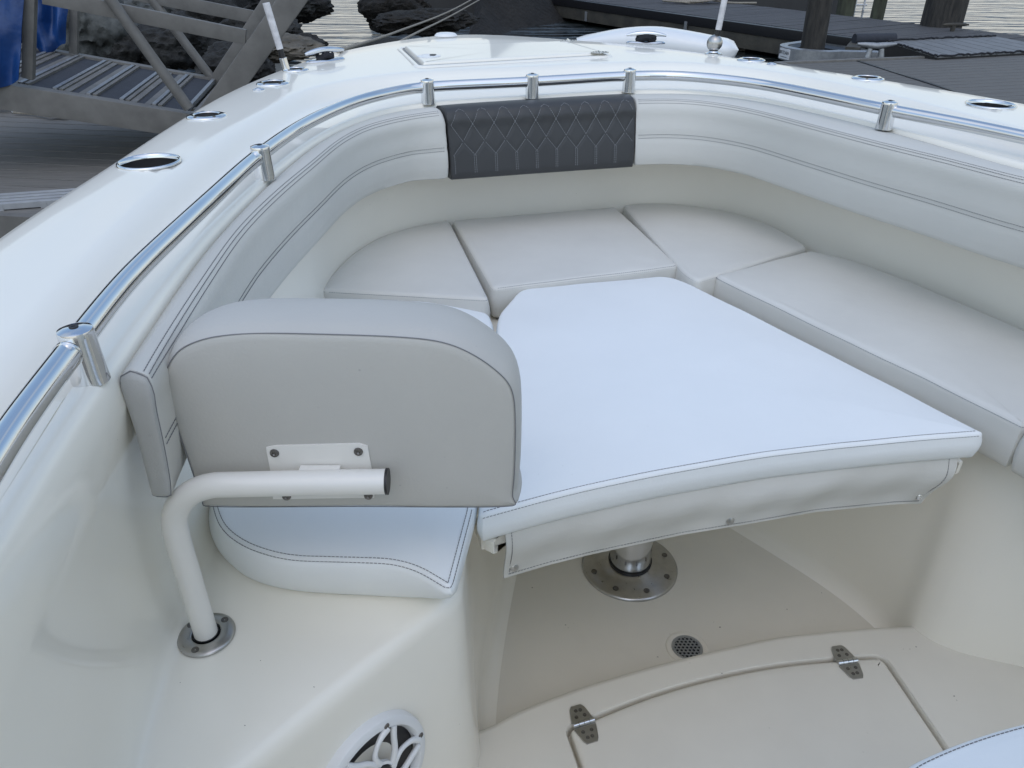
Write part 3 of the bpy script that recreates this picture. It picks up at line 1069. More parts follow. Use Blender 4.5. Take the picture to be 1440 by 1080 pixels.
# hexagonally perforated plate built cell by cell
hx = []
for a in range(-4, 5):
    for b in range(-4, 5):
        x, y = .0092 * (a + b * .5), .0092 * b * .866
        if math.hypot(x, y) < .030:
            hx.append((x, y))
for (x, y) in hx:
    ro = [(x + .0053 * math.cos(PI / 6 + k * PI / 3), y + .0053 * math.sin(PI / 6 + k * PI / 3)) for k in range(6)]
    ri = [(x + .0036 * math.cos(PI / 6 + k * PI / 3), y + .0036 * math.sin(PI / 6 + k * PI / 3)) for k in range(6)]
    vs = [f @ Vector((p[0], p[1], .0022)) for p in ro + ri] + [f @ Vector((p[0], p[1], .0005)) for p in ri]
    mb.add(vs, [(k, (k + 1) % 6, 6 + (k + 1) % 6, 6 + k) for k in range(6)] + [(6 + k, 6 + (k + 1) % 6, 12 + (k + 1) % 6, 12 + k) for k in range(6)])
rim = MB()
mb.lathe([(.0285, .0021), (.034, .0024), (.0355, .001)], f, 36)
mb.build('grate', M['satin'], dr, smooth=False)
bm.free()

# crumbs of leaf and dirt on the floors
mb = MB()
for (px, py, z, r) in ((795, 880, ZSOLE, .0035), (799, 884, ZSOLE, .0015), (925, 925, ZSOLE, .0045), (942, 893, ZSOLE, .0015), (1012, 883, ZSOLE, .004), (1155, 835, ZSOLE, .002), (1003, 876, ZSOLE, .0015),
                       (1279, 914, ZAFT, .002), (1288, 911, ZAFT, .003), (1341, 980, ZAFT, .003), (1345, 986, ZAFT, .002), (1015, 948, ZAFT, .0025), (1270, 914, ZAFT, .0015),
                       (442, 968, ZSB, .0018), (367, 931, ZSB, .0014), (345, 1022, ZSB, .0016), (254, 962, ZSB, .0012), (960, 890, ZSOLE, .0012), (870, 840, ZSOLE, .0014)):
    c = P(px, py, z) + Vector((0, 0, .0022))
    a0 = random.uniform(0, 6)
    r *= .62
    ring_ = [c + Vector((math.cos(a0 + k) * r * random.uniform(.5, 1.2), math.sin(a0 + k) * r * random.uniform(.3, .7), random.uniform(0, .0012))) for k in range(6)]
    mb.add(ring_ + [c + Vector((0, 0, .0015))], [(k, (k + 1) % 6, 6) for k in range(6)])
struct(mb.build('debris', M['crumb'], smooth=False), 'stuff')

# ------------------------------------------------------------------ bolsters round the coaming
bt = PC(hw([(.2, .93), (.5, .915)], -1) + pxs([(207, 528), (312, 360), (350, 311), (400, 263), (440, 230), (480, 197), (520, 177), (560, 167), (617, 158), (750, 150), (890, 142),
        (970, 142), (1050, 154), (1140, 177), (1240, 203), (1340, 227), (1440, 253)], ZBT) + hw([(.2, .81), (.55, .785), (.85, .755)], 1), 1)
bb = PC(hw([(.2, .95), (.5, .925), (.85, .888), (1.1, .84), (1.3, .79), (1.45, .747)], -1) + [to_boat(P(x, y, ZBB - .006)) for x, y in
        [(430, 345), (470, 298), (500, 273), (540, 259), (580, 255), (622, 253), (755, 243), (888, 234), (940, 231), (1000, 236), (1050, 247), (1100, 262), (1200, 296), (1280, 325), (1370, 357), (1440, 380)]] +
        hw([(.2, .80), (.5, .775), (.8, .745)], 1), 2)
PH_END = phi_of(P(184, 528, ZBT))
QC0, QDC = .125, .1095
def quilt_relief(a, s):
    u = (a - QC0) / QDC
    tri = float(np.interp(s, [-.10, .20, .47, .68], [.5, 0, .5, 0]))
    fr_ = lambda v: abs(v - round(v))
    d = fr_(u) if s > .68 else min(fr_(u - tri), fr_(u + tri))
    d *= QDC * .6
    e_ = min(1.0, max(0.0, (1.0 - s) / .06)) * min(1.0, max(0.0, min(a, 1 - a) / .02))
    return .0014 * (1 - math.exp(-(d / .0075) ** 2)) * e_
def bolster_profile(ph, proud=0.0, seamgroove=True, ext=0.0, N=14, quilt=False):
    r3, rt, rb = c3.r(ph), bt.r(ph), bb.r(ph)
    rt = min(rt, r3 - .03)
    rb = min(rb, rt + .01)
    rt -= proud; rb -= proud
    z0, z1 = ZBT + .004 + proud * .3, ZBB - .006 - ext
    L = [(r3 - .004, z1 + .002), (r3 - .008, -.50), (r3 - .006, z0 - .014), (r3 - .009, z0 - .004), (r3 - .016, z0)]
    L += [(sm(r3 - .016, rt + .012, .5), z0 + .003), (rt + .012, z0 + .0015), (rt + .004, z0 - .002)]
    L += [(rt, z0 - .0045)]
    # front face between top stitch and bottom, bulging, with a mid seam
    ef = min(1.0, abs(ph - PH_END) / .12) if PH_END is not None else 1.0
    for k in range(1, N + 1):
        s = k / N
        r = sm(rt, rb, s)
        z = sm(z0 - .0045, z1 + .012, s)
        bul = (.010 if seamgroove else .005) * math.sin(s * PI) ** .6 * (.3 + .7 * ef)
        if seamgroove:
            bul -= .003 * ef * math.exp(-((s - .57) / .05) ** 2)
        # roll over at the top
        bul += .006 * math.exp(-((s - .12) / .1) ** 2) * (.4 + .6 * ef)
        if quilt:
            bul += quilt_relief((ph - ph_l) / (ph_r - ph_l), s)
        L.append((r - bul, z))
    L += [(rb + .002, z1 + .003), (rb + .008, z1), (sm(rb, r3, .7), z1)]
    return L
def front_pt(ph, s, proud=0.0, seamgroove=True, ext=0.0, lift=.0006):
    L = bolster_profile(ph, proud, seamgroove, ext)
    k = 8 + s * 14
    i = min(len(L) - 2, int(k))
    a, b = L[i], L[i + 1]
    f_ = k - i
    return pol(ph, sm(a[0], b[0], f_) - lift, sm(a[1], b[1], f_) + lift * .3)
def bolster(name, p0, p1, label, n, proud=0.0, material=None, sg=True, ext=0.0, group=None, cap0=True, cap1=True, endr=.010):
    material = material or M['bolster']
    arr = np.linspace(p0, p1, n)
    rws = []
    Lm = None
    # rounded ends: shrink first and last sections
    def sec(ph, shrink, dphi):
        L = bolster_profile(ph, proud, sg, ext, *((56, True) if not sg else (14, False)))
        cr = sum(a for a, b in L) / len(L)
        cz = sum(b for a, b in L) / len(L)
        return [pol(ph + dphi, cr + (a - cr) * (1 - shrink), cz + (b - cz) * (1 - shrink)) for a, b in L]
    rm = c3.r(p0)
    rws.append(sec(p0, .9, 0)); rws.append(sec(p0, .5, 0)); rws.append(sec(p0, .06, 0)); rws.append(sec(p0, .01, .002)); 
    for ph in arr[1:-1]:
        rws.append(sec(ph, 0, 0))
    rws.append(sec(p1, .03, -.002)); rws.append(sec(p1, .10, 0)); rws.append(sec(p1, .5, 0)); rws.append(sec(p1, .9, 0))
    mb = MB()
    mb.grid(rws, closed_u=True)
    o = mb.build(name, material, None, angle=50)
    tag(o, label, 'cushion', group)
    return o
ph_end = phi_of(P(184, 528, ZBT))
ph_l = phi_of(P(620, 155, ZBT)); ph_r = phi_of(P(889, 140, ZBT))
ph_s = phi_of(B(CU + .8, .35))
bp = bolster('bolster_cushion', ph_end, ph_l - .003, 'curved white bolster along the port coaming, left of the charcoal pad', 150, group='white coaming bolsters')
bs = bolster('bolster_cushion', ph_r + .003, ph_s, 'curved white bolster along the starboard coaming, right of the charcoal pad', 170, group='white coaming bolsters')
bpad = bolster('quilted_pad', ph_l, ph_r, 'charcoal diamond-quilted pad in the middle of the bow coaming', 240, proud=.007, material=M['greyvinyl'], sg=False, ext=.002)
for o, a, b in ((bp, ph_end + .006, ph_l - .008), (bs, ph_r + .008, ph_s - .01)):
    mb = MB()
    n = 240
    for s in (-.16, .0, .035):
        pts = [front_pt(ph, 0, lift=.0005) for ph in np.linspace(a, b, n)] if s == 0 else None
        if s < 0:
            pts = []
            for ph in np.linspace(a, b, n):
                L = bolster_profile(ph)
                pts.append(pol(ph, L[7][0] + .001, L[7][1] + .0008))
        if s > 0:
            pts = [front_pt(ph, s, lift=.0006) for ph in np.linspace(a, b, n)]
        dashed(mb, pts, .0006)
    for s in (.545, .60):
        dashed(mb, [front_pt(ph, s, lift=.0007) for ph in np.linspace(a, b, n)], .0006)
    mb.build('stitching', M['thread'], o)
# end panel of the port bolster
L = bolster_profile(ph_end)
cr = sum(a for a, b in L) / len(L); cz = sum(b for a, b in L) / len(L)
tdir = (pol(ph_end, cr, cz) - pol(ph_end + .01, cr, cz)).normalized()
mb = MB()
ringp = [pol(ph_end, cr + (a - cr) * .99, cz + (b - cz) * .99) for a, b in L]
rings = [ringp]
cc = sum(ringp, Vector()) / len(ringp)
for sc_, off in ((.97, .004), (.9, .006), (.6, .007), (.02, .007)):
    rings.append([cc + (p - cc) * sc_ + tdir * off for p in ringp])
mb.grid(rings, closed_u=True)
M['vinyl3'] = mat('grained end vinyl', (0.42, 0.42, 0.405), rough=0.65, noise_amt=0.06, noise_scale=12, bump=0.6, bump_scale=420, bump_dist=0.0008)
mb.build('end_panel', M['vinyl3'], bp, angle=50)
mb = MB()
mb.tube([cc + (p - cc) * 1.0 + tdir * .001 for p in ringp], .0008, 6, closed=True)
mb.build('piping', M['thread'], bp)
# quilting on the pad
mb = MB()
def pad_pt(a, s):
    ph = sm(ph_l, ph_r, a)
    return front_pt(ph, s, proud=.007, seamgroove=False, ext=.002, lift=.0004)
c0a, dca = .125, .1095
rowsS = [(-.10, .5), (.20, 0), (.47, .5), (.68, 0)]
def node(i, r):
    s, off = rowsS[r]
    return (c0a + dca * (i + off), s)
def qline(n0, n1):
    (a0, s0), (a1, s1) = n0, n1
    pts = []
    for k in range(13):
        t = k / 12
        a, s = sm(a0, a1, t), sm(s0, s1, t)
        if 0.012 < a < .988:
            pts.append(pad_pt(a, s))
    if len(pts) > 1:
        dashed(mb, pts, .0005, .0045, .0015)
for i in range(-2, 10):
    qline(node(i, 1), node(i, 0)); qline(node(i, 1), node(i - 1, 0))
    qline(node(i, 1), node(i, 2)); qline(node(i, 1), node(i - 1, 2))
    qline(node(i, 3), node(i, 2)); qline(node(i, 3), node(i - 1, 2))
    (a, s) = node(i, 3)
    for da in (-.005, .005):
        qline((a + da, .68), (a + da, 1.0))
mb.build('quilting', M['lthread'], bpad)

# ------------------------------------------------------------------ swivel backrest
br = empty('swivel_backrest', P(291, 898, ZSB), 'white padded backrest on a bent cream tube, standing on the port bench', 'backrest')
Y0 = .772        # plane of the back face
def back_pt(px, py, y=Y0):
    return PV(px, py, (0, y), (1, y))
seam_px = [(232, 530), (243, 502), (262, 486), (300, 474), (360, 469), (450, 470), (560, 474), (620, 481), (662, 497), (700, 523), (720, 548), (725, 590), (724, 660), (720, 700), (712, 713), (500, 713), (300, 713), (285, 704), (262, 640), (240, 575)]
sl = []
for x, y in seam_px:
    p = back_pt(x, y)
    sl.append(Vector((p.x, p.z, 0)))
cl_ = [sl[-1]] + sl + [sl[0], sl[1]]
sl = catmull(cl_, 10)[10:-10]
sl = resample(sl[:-1], 200, True)
for _ in range(2):
    sl = [(sl[i - 1] + sl[i] * 2 + sl[(i + 1) % 200]) / 4 for i in range(200)]
def bring(d, y):
    return [Vector((p.x, y, p.y)) for p in inset(sl, d)]
rows = [bring(.19, Y0 - .004)] if False else []
cenb = sum((Vector((p.x, p.y, 0)) for p in sl), Vector()) / 200
def bscale(k, y, d=0):
    return [Vector((cenb.x + (p.x - cenb.x) * k, y, cenb.y + (p.y - cenb.y) * k)) for p in inset(sl, d)]
TH = .116
for k, dy in ((.002, -.004), (.3, -.004), (.6, -.0035), (.8, -.003), (.93, -.0015)):
    rows.append(bscale(k, Y0 + dy))
rows += [bring(.004, Y0 - .0005), bring(.0008, Y0 + .0012), bring(.0002, Y0 + .003)]
for k in range(1, 10):
    a = k / 10
    rows.append(bring(-.010 * math.sin(a * PI) ** .6 + .004 * a, Y0 + .003 + (TH - .018) * a))
for k in range(0, 6):
    a = k / 5 * PI / 2
    rows.append(bring(.004 + .02 * (1 - math.cos(a)), Y0 + TH - .015 + .018 * math.sin(a)))
rows += [bscale(.8, Y0 + TH + .006), bscale(.5, Y0 + TH + .009), bscale(.002, Y0 + TH + .010)]
for r_ in rows:
    for p in r_:
        p.x += nz(p, 8, .0012); p.z += nz(p * 1.3, 9, .0012)
pad = MB().grid(rows, closed_u=True).build('pad', M['vinyl2'], br, angle=60)
mb = MB()
mb.tube([Vector((p.x, p.y, p.z)) for p in bring(.0002, Y0 + .0008)], .0007, 6, closed=True)
mb.build('piping', M['thread'], pad)
# tube frame
base = P(291, 894, ZSB)
tz = -.587 + CZ
pe = back_pt(545, 677, Y0 - .027)
yb = base.y
pA = Vector((base.x, base.y, base.z - .005))
zt_h = pe.z
pts = [pA, Vector((base.x - .001, base.y, zt_h - .10)), Vector((base.x - .0, base.y, zt_h - .075))]
rad = .07
for k in range(1, 12):
    a = k / 12 * PI / 2
    pts.append(Vector((base.x + rad * (1 - math.cos(a)), sm(base.y, pe.y, k / 12 * .3), zt_h - rad + rad * math.sin(a))))
pts += [Vector((base.x + rad, sm(base.y, pe.y, .3), zt_h)), Vector((sm(base.x + rad, pe.x, .5), sm(base.y, pe.y, .7), zt_h)), pe]
fr_o = MB().tube(resample(catmull(pts, 4), 70), .0158, 24).build('frame_tube', M['powder'], br, angle=60)
MB().tube([pe + Vector((-.002, 0, 0)), pe + Vector((.0012, 0, 0))], .0166, 24).build('end_cap', M['black'], fr_o)
MB().tube([pA + Vector((0, 0, .006)), pA + Vector((0, 0, .012))], .0172, 24).build('collar', M['black'], fr_o)
# mounting plate with screws
pl = [back_pt(x, y, Y0 - .006) for x, y in ((374, 630), (388, 627), (505, 624), (517, 628), (523, 662), (526, 700), (384, 702), (380, 662))]
bmp = MB()
frn = [p.copy() for p in pl]; bck = [p + Vector((0, .0035, 0)) for p in pl]
bmp.add(frn + bck, [tuple(range(8)), tuple(range(15, 7, -1))] + [(k, (k + 1) % 8, 8 + (k + 1) % 8, 8 + k) for k in range(8)])
plate = bmp.build('mounting_plate', M['powder'], br, angle=30)
for (x, y) in ((386, 637), (504, 635), (403, 698), (518, 697)):
    c = back_pt(x, y, Y0 - .0062)
    MB().lathe([(.0058, 0), (.0052, .002), (.0024, .0028), (.0001, .001)], frame(c, (0, -1, 0)), 16).build('screw', M['satin2'], plate)
MB().box(back_pt(450, 664, Y0 - .015), (.05, .014, .012), None, .002).build('weld_block', M['powder'], plate)

# socket flange belongs to the boat
f = frame(base + Vector((0, 0, .0012)))
so = MB().lathe([(.0385, 0), (.0385, .002), (.036, .0042), (.0215, .0055), (.0195, .0045), (.019, -.004)], f, 48).build('socket_flange', M['satin'], boat, angle=50)
MB().lathe([(.0192, .001), (.0001, .001)], f, 24).build('bushing', M['navy'] if 'navy' in M else M['black'], so)
for a in (.9, 2.65, 4.55):
    MB().lathe([(.0052, 0), (.005, .0008), (.002, .0008), (.0001, -.0005)], f @ Matrix.Translation((.0295 * math.cos(a), .0295 * math.sin(a), .0048)), 16).build('screw', M['satin2'], so)

# ------------------------------------------------------------------ speaker in the side of the bench
# find the point on the liner wall seen at the speaker's place
from mathutils.bvhtree import BVHTree
def bvh(o):
    me = o.data
    return BVHTree.FromPolygons([v.co.copy() for v in me.vertices], [tuple(p.vertices) for p in me.polygons])
T = bvh(liner)
mw = world_of(liner)
mi = mw.inverted()
def hit(px, py):
    o_ = mi @ Vector((0, 0, CZ))
    d_ = (mi.to_3x3() @ ray(px, py)).normalized()
    loc, n_, i_, _ = T.ray_cast(o_, d_)
    return (mw @ loc if loc else None), (mw.to_3x3() @ n_ if n_ else None)
hp, hn = hit(518, 1094)
if hn.dot(-ray(518, 1094)) < 0: hn = -hn
up_ = Vector((0, 0, 1))
fs = frame(hp + hn * .002, hn, (BR.x, BR.y, 0))
# make local y point up the wall
yv = (up_ - hn * up_.dot(hn)).normalized()
xv = yv.cross(hn)
fs = Matrix((xv, yv, hn)).transposed().to_4x4()
fs.translation = hp + hn * .004
spk = MB().lathe([(.100, -.02), (.100, .004), (.098, .010), (.093, .013), (.086, .013), (.082, .009), (.080, .003)], fs, 56).build('speaker', M['wplastic'], boat, angle=40)
MB().lathe([(.080, .002), (.06, -.002), (.035, -.008), (.0001, -.004)], fs, 40).build('cone', M['black'], spk)
MB().lathe([(.030, .011), (.028, .0165), (.018, .0185), (.0001, .019)], fs, 32).build('dust_cap', M['dark'], spk)
mb = MB()
for k in range(6):
    a = k * PI / 3 + .25
    pts = [fs @ Vector((r * math.cos(a + tw), r * math.sin(a + tw), z)) for r, tw, z in ((.033, -.1, .013), (.040, .06, .014), (.055, .12, .014), (.072, -.02, .013), (.084, -.2, .011))]
    mb.tube(resample(catmull(pts, 5), 18), [.0058 - .002 * math.sin(i / 17 * PI) for i in range(18)], 10)
    pts = [fs @ Vector((r * math.cos(a + tw), r * math.sin(a + tw), z)) for r, tw, z in ((.035, .10, .014), (.052, .42, .014), (.068, .62, .013), (.084, .70, .011))]
    mb.tube(resample(catmull(pts, 5), 18), .0046, 10)
mb.lathe([(.035, .010), (.035, .0155), (.031, .0165), (.029, .012)], fs, 36)
mb.build('grille', M['wplastic'], spk, angle=60)
for k in range(6):
    a = k * PI / 3 + .1
    MB().lathe([(.0045, 0), (.004, .0012), (.0001, .0006)], fs @ Matrix.Translation((.0895 * math.cos(a), .0895 * math.sin(a), .013)), 12).build('screw', M['satin2'], spk)

# ------------------------------------------------------------------ water, docks, gangway, shore
M['water'] = mat('harbour water', (0.010, 0.014, 0.014), rough=0.04, spec=0.6, bump2=[(1.0, 1.6, 0.30), (0.6, 6.0, 0.04)], stretch=(0.35, 1.9, 1.0, .1))
M['deckwood'] = mat('weathered dock boards', (0.085, 0.085, 0.088), rough=0.8, col2=(0.045, 0.045, 0.048), noise_scale=9, stretch=(1, 8, 1, .6),
                    bump=0.6, bump_scale=30, bump_dist=0.006)
M['greydeck'] = mat('grey composite boards', (0.135, 0.13, 0.12), rough=0.75, col2=(0.095, 0.092, 0.086), noise_scale=5, stretch=(.6, 7, 1, 0), bump=0.4, bump_scale=40, bump_dist=0.004)
M['beam'] = mat('wet brown timber', (0.075, 0.068, 0.052), rough=0.7, col2=(0.03, 0.028, 0.024), noise_scale=3, bump=0.6, bump_scale=18, bump_dist=0.01)
M['pile'] = mat('tarred pile', (0.05, 0.045, 0.038), rough=0.75, col2=(0.008, 0.008, 0.008), noise_scale=7, stretch=(3, 3, .5), bump=0.8, bump_scale=16, bump_dist=0.015)
M['pile2'] = mat('mossy pile', (0.075, 0.085, 0.055), rough=0.85, col2=(0.03, 0.03, 0.022), noise_scale=6, stretch=(2, 2, .5), bump=0.8, bump_scale=16, bump_dist=0.015)
M['alu'] = mat('dull aluminium', (0.185, 0.178, 0.165), rough=0.6, metal=0.2, noise_amt=0.3, noise_scale=9, bump=0.3, bump_scale=60, bump_dist=0.002)
M['alu2'] = mat('bright aluminium', (0.33, 0.345, 0.36), rough=0.4, metal=0.5, noise_amt=0.25, noise_scale=25)
M['tread'] = mat('dark tread pad', (0.035, 0.04, 0.052), rough=0.85, noise_amt=0.25, noise_scale=30, bump=0.6, bump_scale=200, bump_dist=0.002)
M['tarp'] = mat('blue tarpaulin', (0.006, 0.05, 0.20), rough=0.38, noise_amt=0.35, noise_scale=6, bump2=[(0.8, 7.0, 0.02)], spec=0.5)
M['rock'] = mat('dark shore rock', (0.034, 0.034, 0.032), rough=0.95, col2=(0.002, 0.002, 0.002), noise_scale=9, bump=1.0, bump_scale=9, bump_dist=0.05, bump2=[(1.0, 30, 0.02)], detail=8)
M['rockl'] = mat('pale grey boulder', (0.10, 0.105, 0.10), rough=0.85, col2=(0.012, 0.014, 0.014), noise_scale=4, bump=0.8, bump_scale=12, bump_dist=0.03, detail=8)
M['weed'] = mat('seaweed covered stone', (0.017, 0.014, 0.010), rough=0.95, col2=(0.002, 0.002, 0.0015), noise_scale=9, bump=1.0, bump_scale=22, bump_dist=0.05, detail=8)
M['sand'] = mat('wet shore ground', (0.018, 0.016, 0.014), rough=0.95, col2=(0.002, 0.002, 0.002), noise_scale=2.5, bump=1.0, bump_scale=14, bump_dist=0.04, detail=8)
M['leaf'] = mat('dark bank', (0.010, 0.011, 0.010), rough=0.7, noise_amt=0.5, noise_scale=3)  # near black, for the added bank that the water mirrors
M['bark'] = mat('bark', (0.06, 0.05, 0.04), rough=0.9, noise_amt=0.5, noise_scale=12)
M['white'] = mat('sun bleached white', (0.62, 0.64, 0.66), rough=0.6, noise_amt=0.15, noise_scale=8)
M['ballast'] = mat('concrete', (0.36, 0.37, 0.38), rough=0.8, noise_amt=0.25, noise_scale=8)

ZW, ZK = -1.65, -1.25      # water and floating dock heights below the eye
def V3(p, z):
    return Vector((p[0], p[1], z + CZ))

# water sheet to the horizon
mb = MB()
xs = [-600, -60, -12, 0, 14, 60, 600]
mb.add([(-700, -300, 0), (700, -300, 0), (700, 900, 0), (-700, 900, 0)], [(0, 1, 2, 3)])
struct(mb.build('water', M['water'], smooth=False))
# sea bed, so that the water has something under it beyond its edge
# ground behind the shore
mb = MB()
rows = []
nx, ny = 90, 60
for j in range(ny):
    row = []
    for i in range(nx):
        x = -22 + 24.5 * i / (nx - 1)
        y = 5.6 + 16 * j / (ny - 1)
        edge_ = 8.3 + .35 * (x + 2.0) if x > -2.2 else 8.3 + .12 * (x + 2.2)
        d = y - edge_ - max(0, x + 3.2) * 1.25
        h = -.35 + .20 * d if d < 2 else .05 + .55 * (d - 2)
        h += .10 * noise.fractal(Vector((x * 1.1, y * 1.1, 0)), 1.0, 2.0, 5) + .05 * noise.noise(Vector((x * 5, y * 5, 2)))
        # a pool left between the stones
        e = ((x + 3.4) / 1.9) ** 2 + ((y - 14.2) / 4.2) ** 2
        if e < 1.6: h = min(h, -.35 + .5 * max(0, e - 1))
        if x > -5.6 and x < -0.8: h = min(h, .10 - .035 * max(0, y - 9) + .06 * noise.noise(Vector((x * 4, y * 4, 7))))
        row.append(Vector((x, y, max(h, -.6))))
    rows.append(row)
mb.grid(rows)
struct(mb.build('shore', M['sand'], angle=80))
# dark bank added beyond the dock, only to darken the water's reflections
mb = MB()
rows = []
for j in range(14):
    row = []
    for i in range(60):
        x = -2.6 + 9.6 * i / 59
        d = j / 13
        y = 17.5 + 5 * d
        h = -.4 + 1.75 * math.sin(min(1, d * 4) * PI / 2)
        h += .15 * noise.noise(Vector((x * .8, y * .3, 5)))
        row.append(Vector((x, y, h)))
    rows.append(row)
mb.grid(rows)
struct(mb.build('reflection_bank', M['leaf'], angle=80))

def boulder(c, s, seed, m, label, name='boulder', squash=.7, group='boulders on the shore', rz=0):
    bm = bmesh.new()
    bmesh.ops.create_icosphere(bm, subdivisions=5, radius=1)
    for v in bm.verts:
        p = v.co.copy()
        q = p * 1.1 + Vector((seed * 3.1, seed * 1.7, seed))
        k = 1 + .38 * noise.noise(q) - .26 * abs(noise.noise(q * 2.3)) - .12 * abs(noise.noise(q * 5)) + .05 * noise.noise(q * 11) + .02 * noise.noise(q * 24)
        # faceted: pull towards a few planes
        v.co = Vector((p.x * s[0] * k, p.y * s[1] * k, p.z * s[2] * k * squash))
    me_ = bpy.data.meshes.new(name)
    bm.to_mesh(me_); bm.free()
    o = link(name, me_, m, None, True, 60)
    o.location = c
    o.rotation_euler = (0, 0, rz)
    tag(o, label, 'rock', group)
    return o

rockspec = [
    (128, 42, -1.25, 8.6, (.42, .4, .62), 'rockl', 'pale grey boulder behind the gangway landing, right of the blue tarpaulin'),
    (190, 78, -1.35, 8.7, (.42, .45, .40), 'rock', 'dark boulder seen between the gangway posts, right of the pale grey boulder'),
    (248, 62, -1.3, 8.8, (.50, .45, .42), 'rock', 'dark boulder behind the two crossing gangway struts'),
    (225, 12, -1.1, 10.4, (.9, .5, .50), 'rockl', 'long grey slab of rock above the middle gangway rail'),
    (292, 22, -1.1, 10.0, (.55, .5, .45), 'rock', 'dark boulder left of the top of the sloping gangway beams'),
    (330, 92, -1.4, 7.6, (.35, .35, .30), 'rock', 'dark boulder under the sloping gangway beams'),
    (405, 4, -1.3, 10.8, (.62, .5, .36), 'rock', 'wide black boulder right of the top of the gangway beams'),
    (560, 16, -1.5, 12.6, (.62, .45, .42), 'weed', 'black seaweed covered boulder beside the bright pool of water'),
    (428, 62, -1.5, 8.9, (.24, .25, .14), 'weed', 'low black rock left of the bright pool of water'),
    (600, 30, -1.55, 10.6, (.7, .5, .22), 'weed', 'low brown seaweed covered rock under the mooring lines'),
    (540, 68, -1.6, 8.6, (.62, .4, .12), 'weed', 'flat brown seaweed covered rock just beyond the port bow cleat'),
    (395, 68, -1.5, 8.2, (.45, .35, .16), 'sandrock', 'low tan rock behind the short white pole'),
    (362, 48, -1.35, 9.2, (.45, .4, .28), 'rock', 'dark boulder right of the sloping gangway beams'),
    (8, 60, -1.0, 9.5, (.7, .5, .7), 'rock', 'dark boulder behind the left blue tarpaulin'),
]
M['sandrock'] = mat('tan rock', (0.15, 0.13, 0.10), rough=0.85, col2=(0.05, 0.045, 0.035), noise_scale=5, bump=0.8, bump_scale=16, bump_dist=0.03)
for i, (px, py, z, tdist, s, mm, lb) in enumerate(rockspec):
    d = ray(px, py)
    k = tdist / d.y
    c = Vector((d.x * k, tdist, d.z * k + CZ))
    boulder(c, s, i * 1.37 + .4, M[mm], lb, rz=i * .8)

# bow tip lines
def line_obj(pts, r, m, label, cat='rope', name='mooring_line', group=None, n=8, res=60):
    q = resample(catmull(pts, 8), res)
    o = MB().tube(q, r, n).build(name, m)
    tag(o, label, cat, group)
    return o
def at_d(px, py, t):
    d = ray(px, py)
    return Vector((d.x * t, d.y * t, d.z * t + CZ))
line_obj([P(474, 72, -.37), at_d(560, 44, 4.2), at_d(640, 12, 7.0), at_d(700, -22, 10.5)], .0062, M['rope'], 'pale mooring line running from the port bow cleat up to the far dock', group='mooring lines')
line_obj([at_d(556, 62, 3.1), at_d(590, 44, 4.2), at_d(640, 19, 6.6), at_d(705, -18, 10.0)], .0058, M['rope'], 'lower pale mooring line just under the first one, off the port bow', group='mooring lines')

# ---- long far dock, running diagonally behind the bow
A0 = Vector(P(1085, 36, ZK).xy); A1 = Vector(P(700, -16, ZK).xy)
dd = (A1 - A0).normalized(); nn = Vector((-dd.y, dd.x)) * (1 if (-dd.y) * 0 + dd.x < 0 else -1)
if nn.y < 0: nn = -nn
Z2 = ZK
S0, S1 = A0 - dd * 3.9, A0 + dd * 16.0
DW = 2.0
far = empty('far_dock', (A0.x, A0.y, 0), 'long dark weathered timber dock running diagonally beyond the bow', 'dock')
def dk(s, t, z):
    p = A0 + dd * s + nn * t
    return Vector((p.x, p.y, z + CZ))
mb = MB()
L_ = (S1 - S0).length
bd = .14
n_b = int(L_ / bd)
for k in range(n_b):
    s = -3.9 + k * bd
    mb.bar(dk(s + bd / 2, 0, Z2 - .02 + random.uniform(-.003, .003)), dk(s + bd / 2, DW, Z2 - .02 + random.uniform(-.003, .003)), bd - .008, .04)
mb.build('boards', M['deckwood'], far, smooth=False)
MB().bar(dk(-3.9, -.05, Z2 - .07), dk(16, -.05, Z2 - .07), .10, .13, bev=.01).build('bumper_strip', M['black'], far)
MB().bar(dk(-3.9, -.02, Z2 - .24), dk(16, -.02, Z2 - .24), .12, .20, bev=.01).build('fascia_beam', M['beam'], far)
MB().bar(dk(-3.9, DW, Z2 - .12), dk(16, DW, Z2 - .12), .10, .22, bev=.01).build('back_beam', M['beam'], far)
mb = MB()
for k in range(9):
    mb.box(dk(-2 + k * 2.2, DW / 2, Z2 - .36), (1.5, 1.0, .35), Matrix.Rotation(math.atan2(dd.y, dd.x), 3, 'Z'), .04)
mb.build('floats', M['black'], far)
for px, py in ((824, 23), (964, 38), (690, 8), (600, -2)):
    q = PV(px, py, dk(0, -.1, 0), dk(1, -.1, 0))
    MB().box(q, (.06, .02, .16), Matrix.Rotation(math.atan2(dd.y, dd.x), 3, 'Z'), .004).build('bracket', M['alu2'], far)

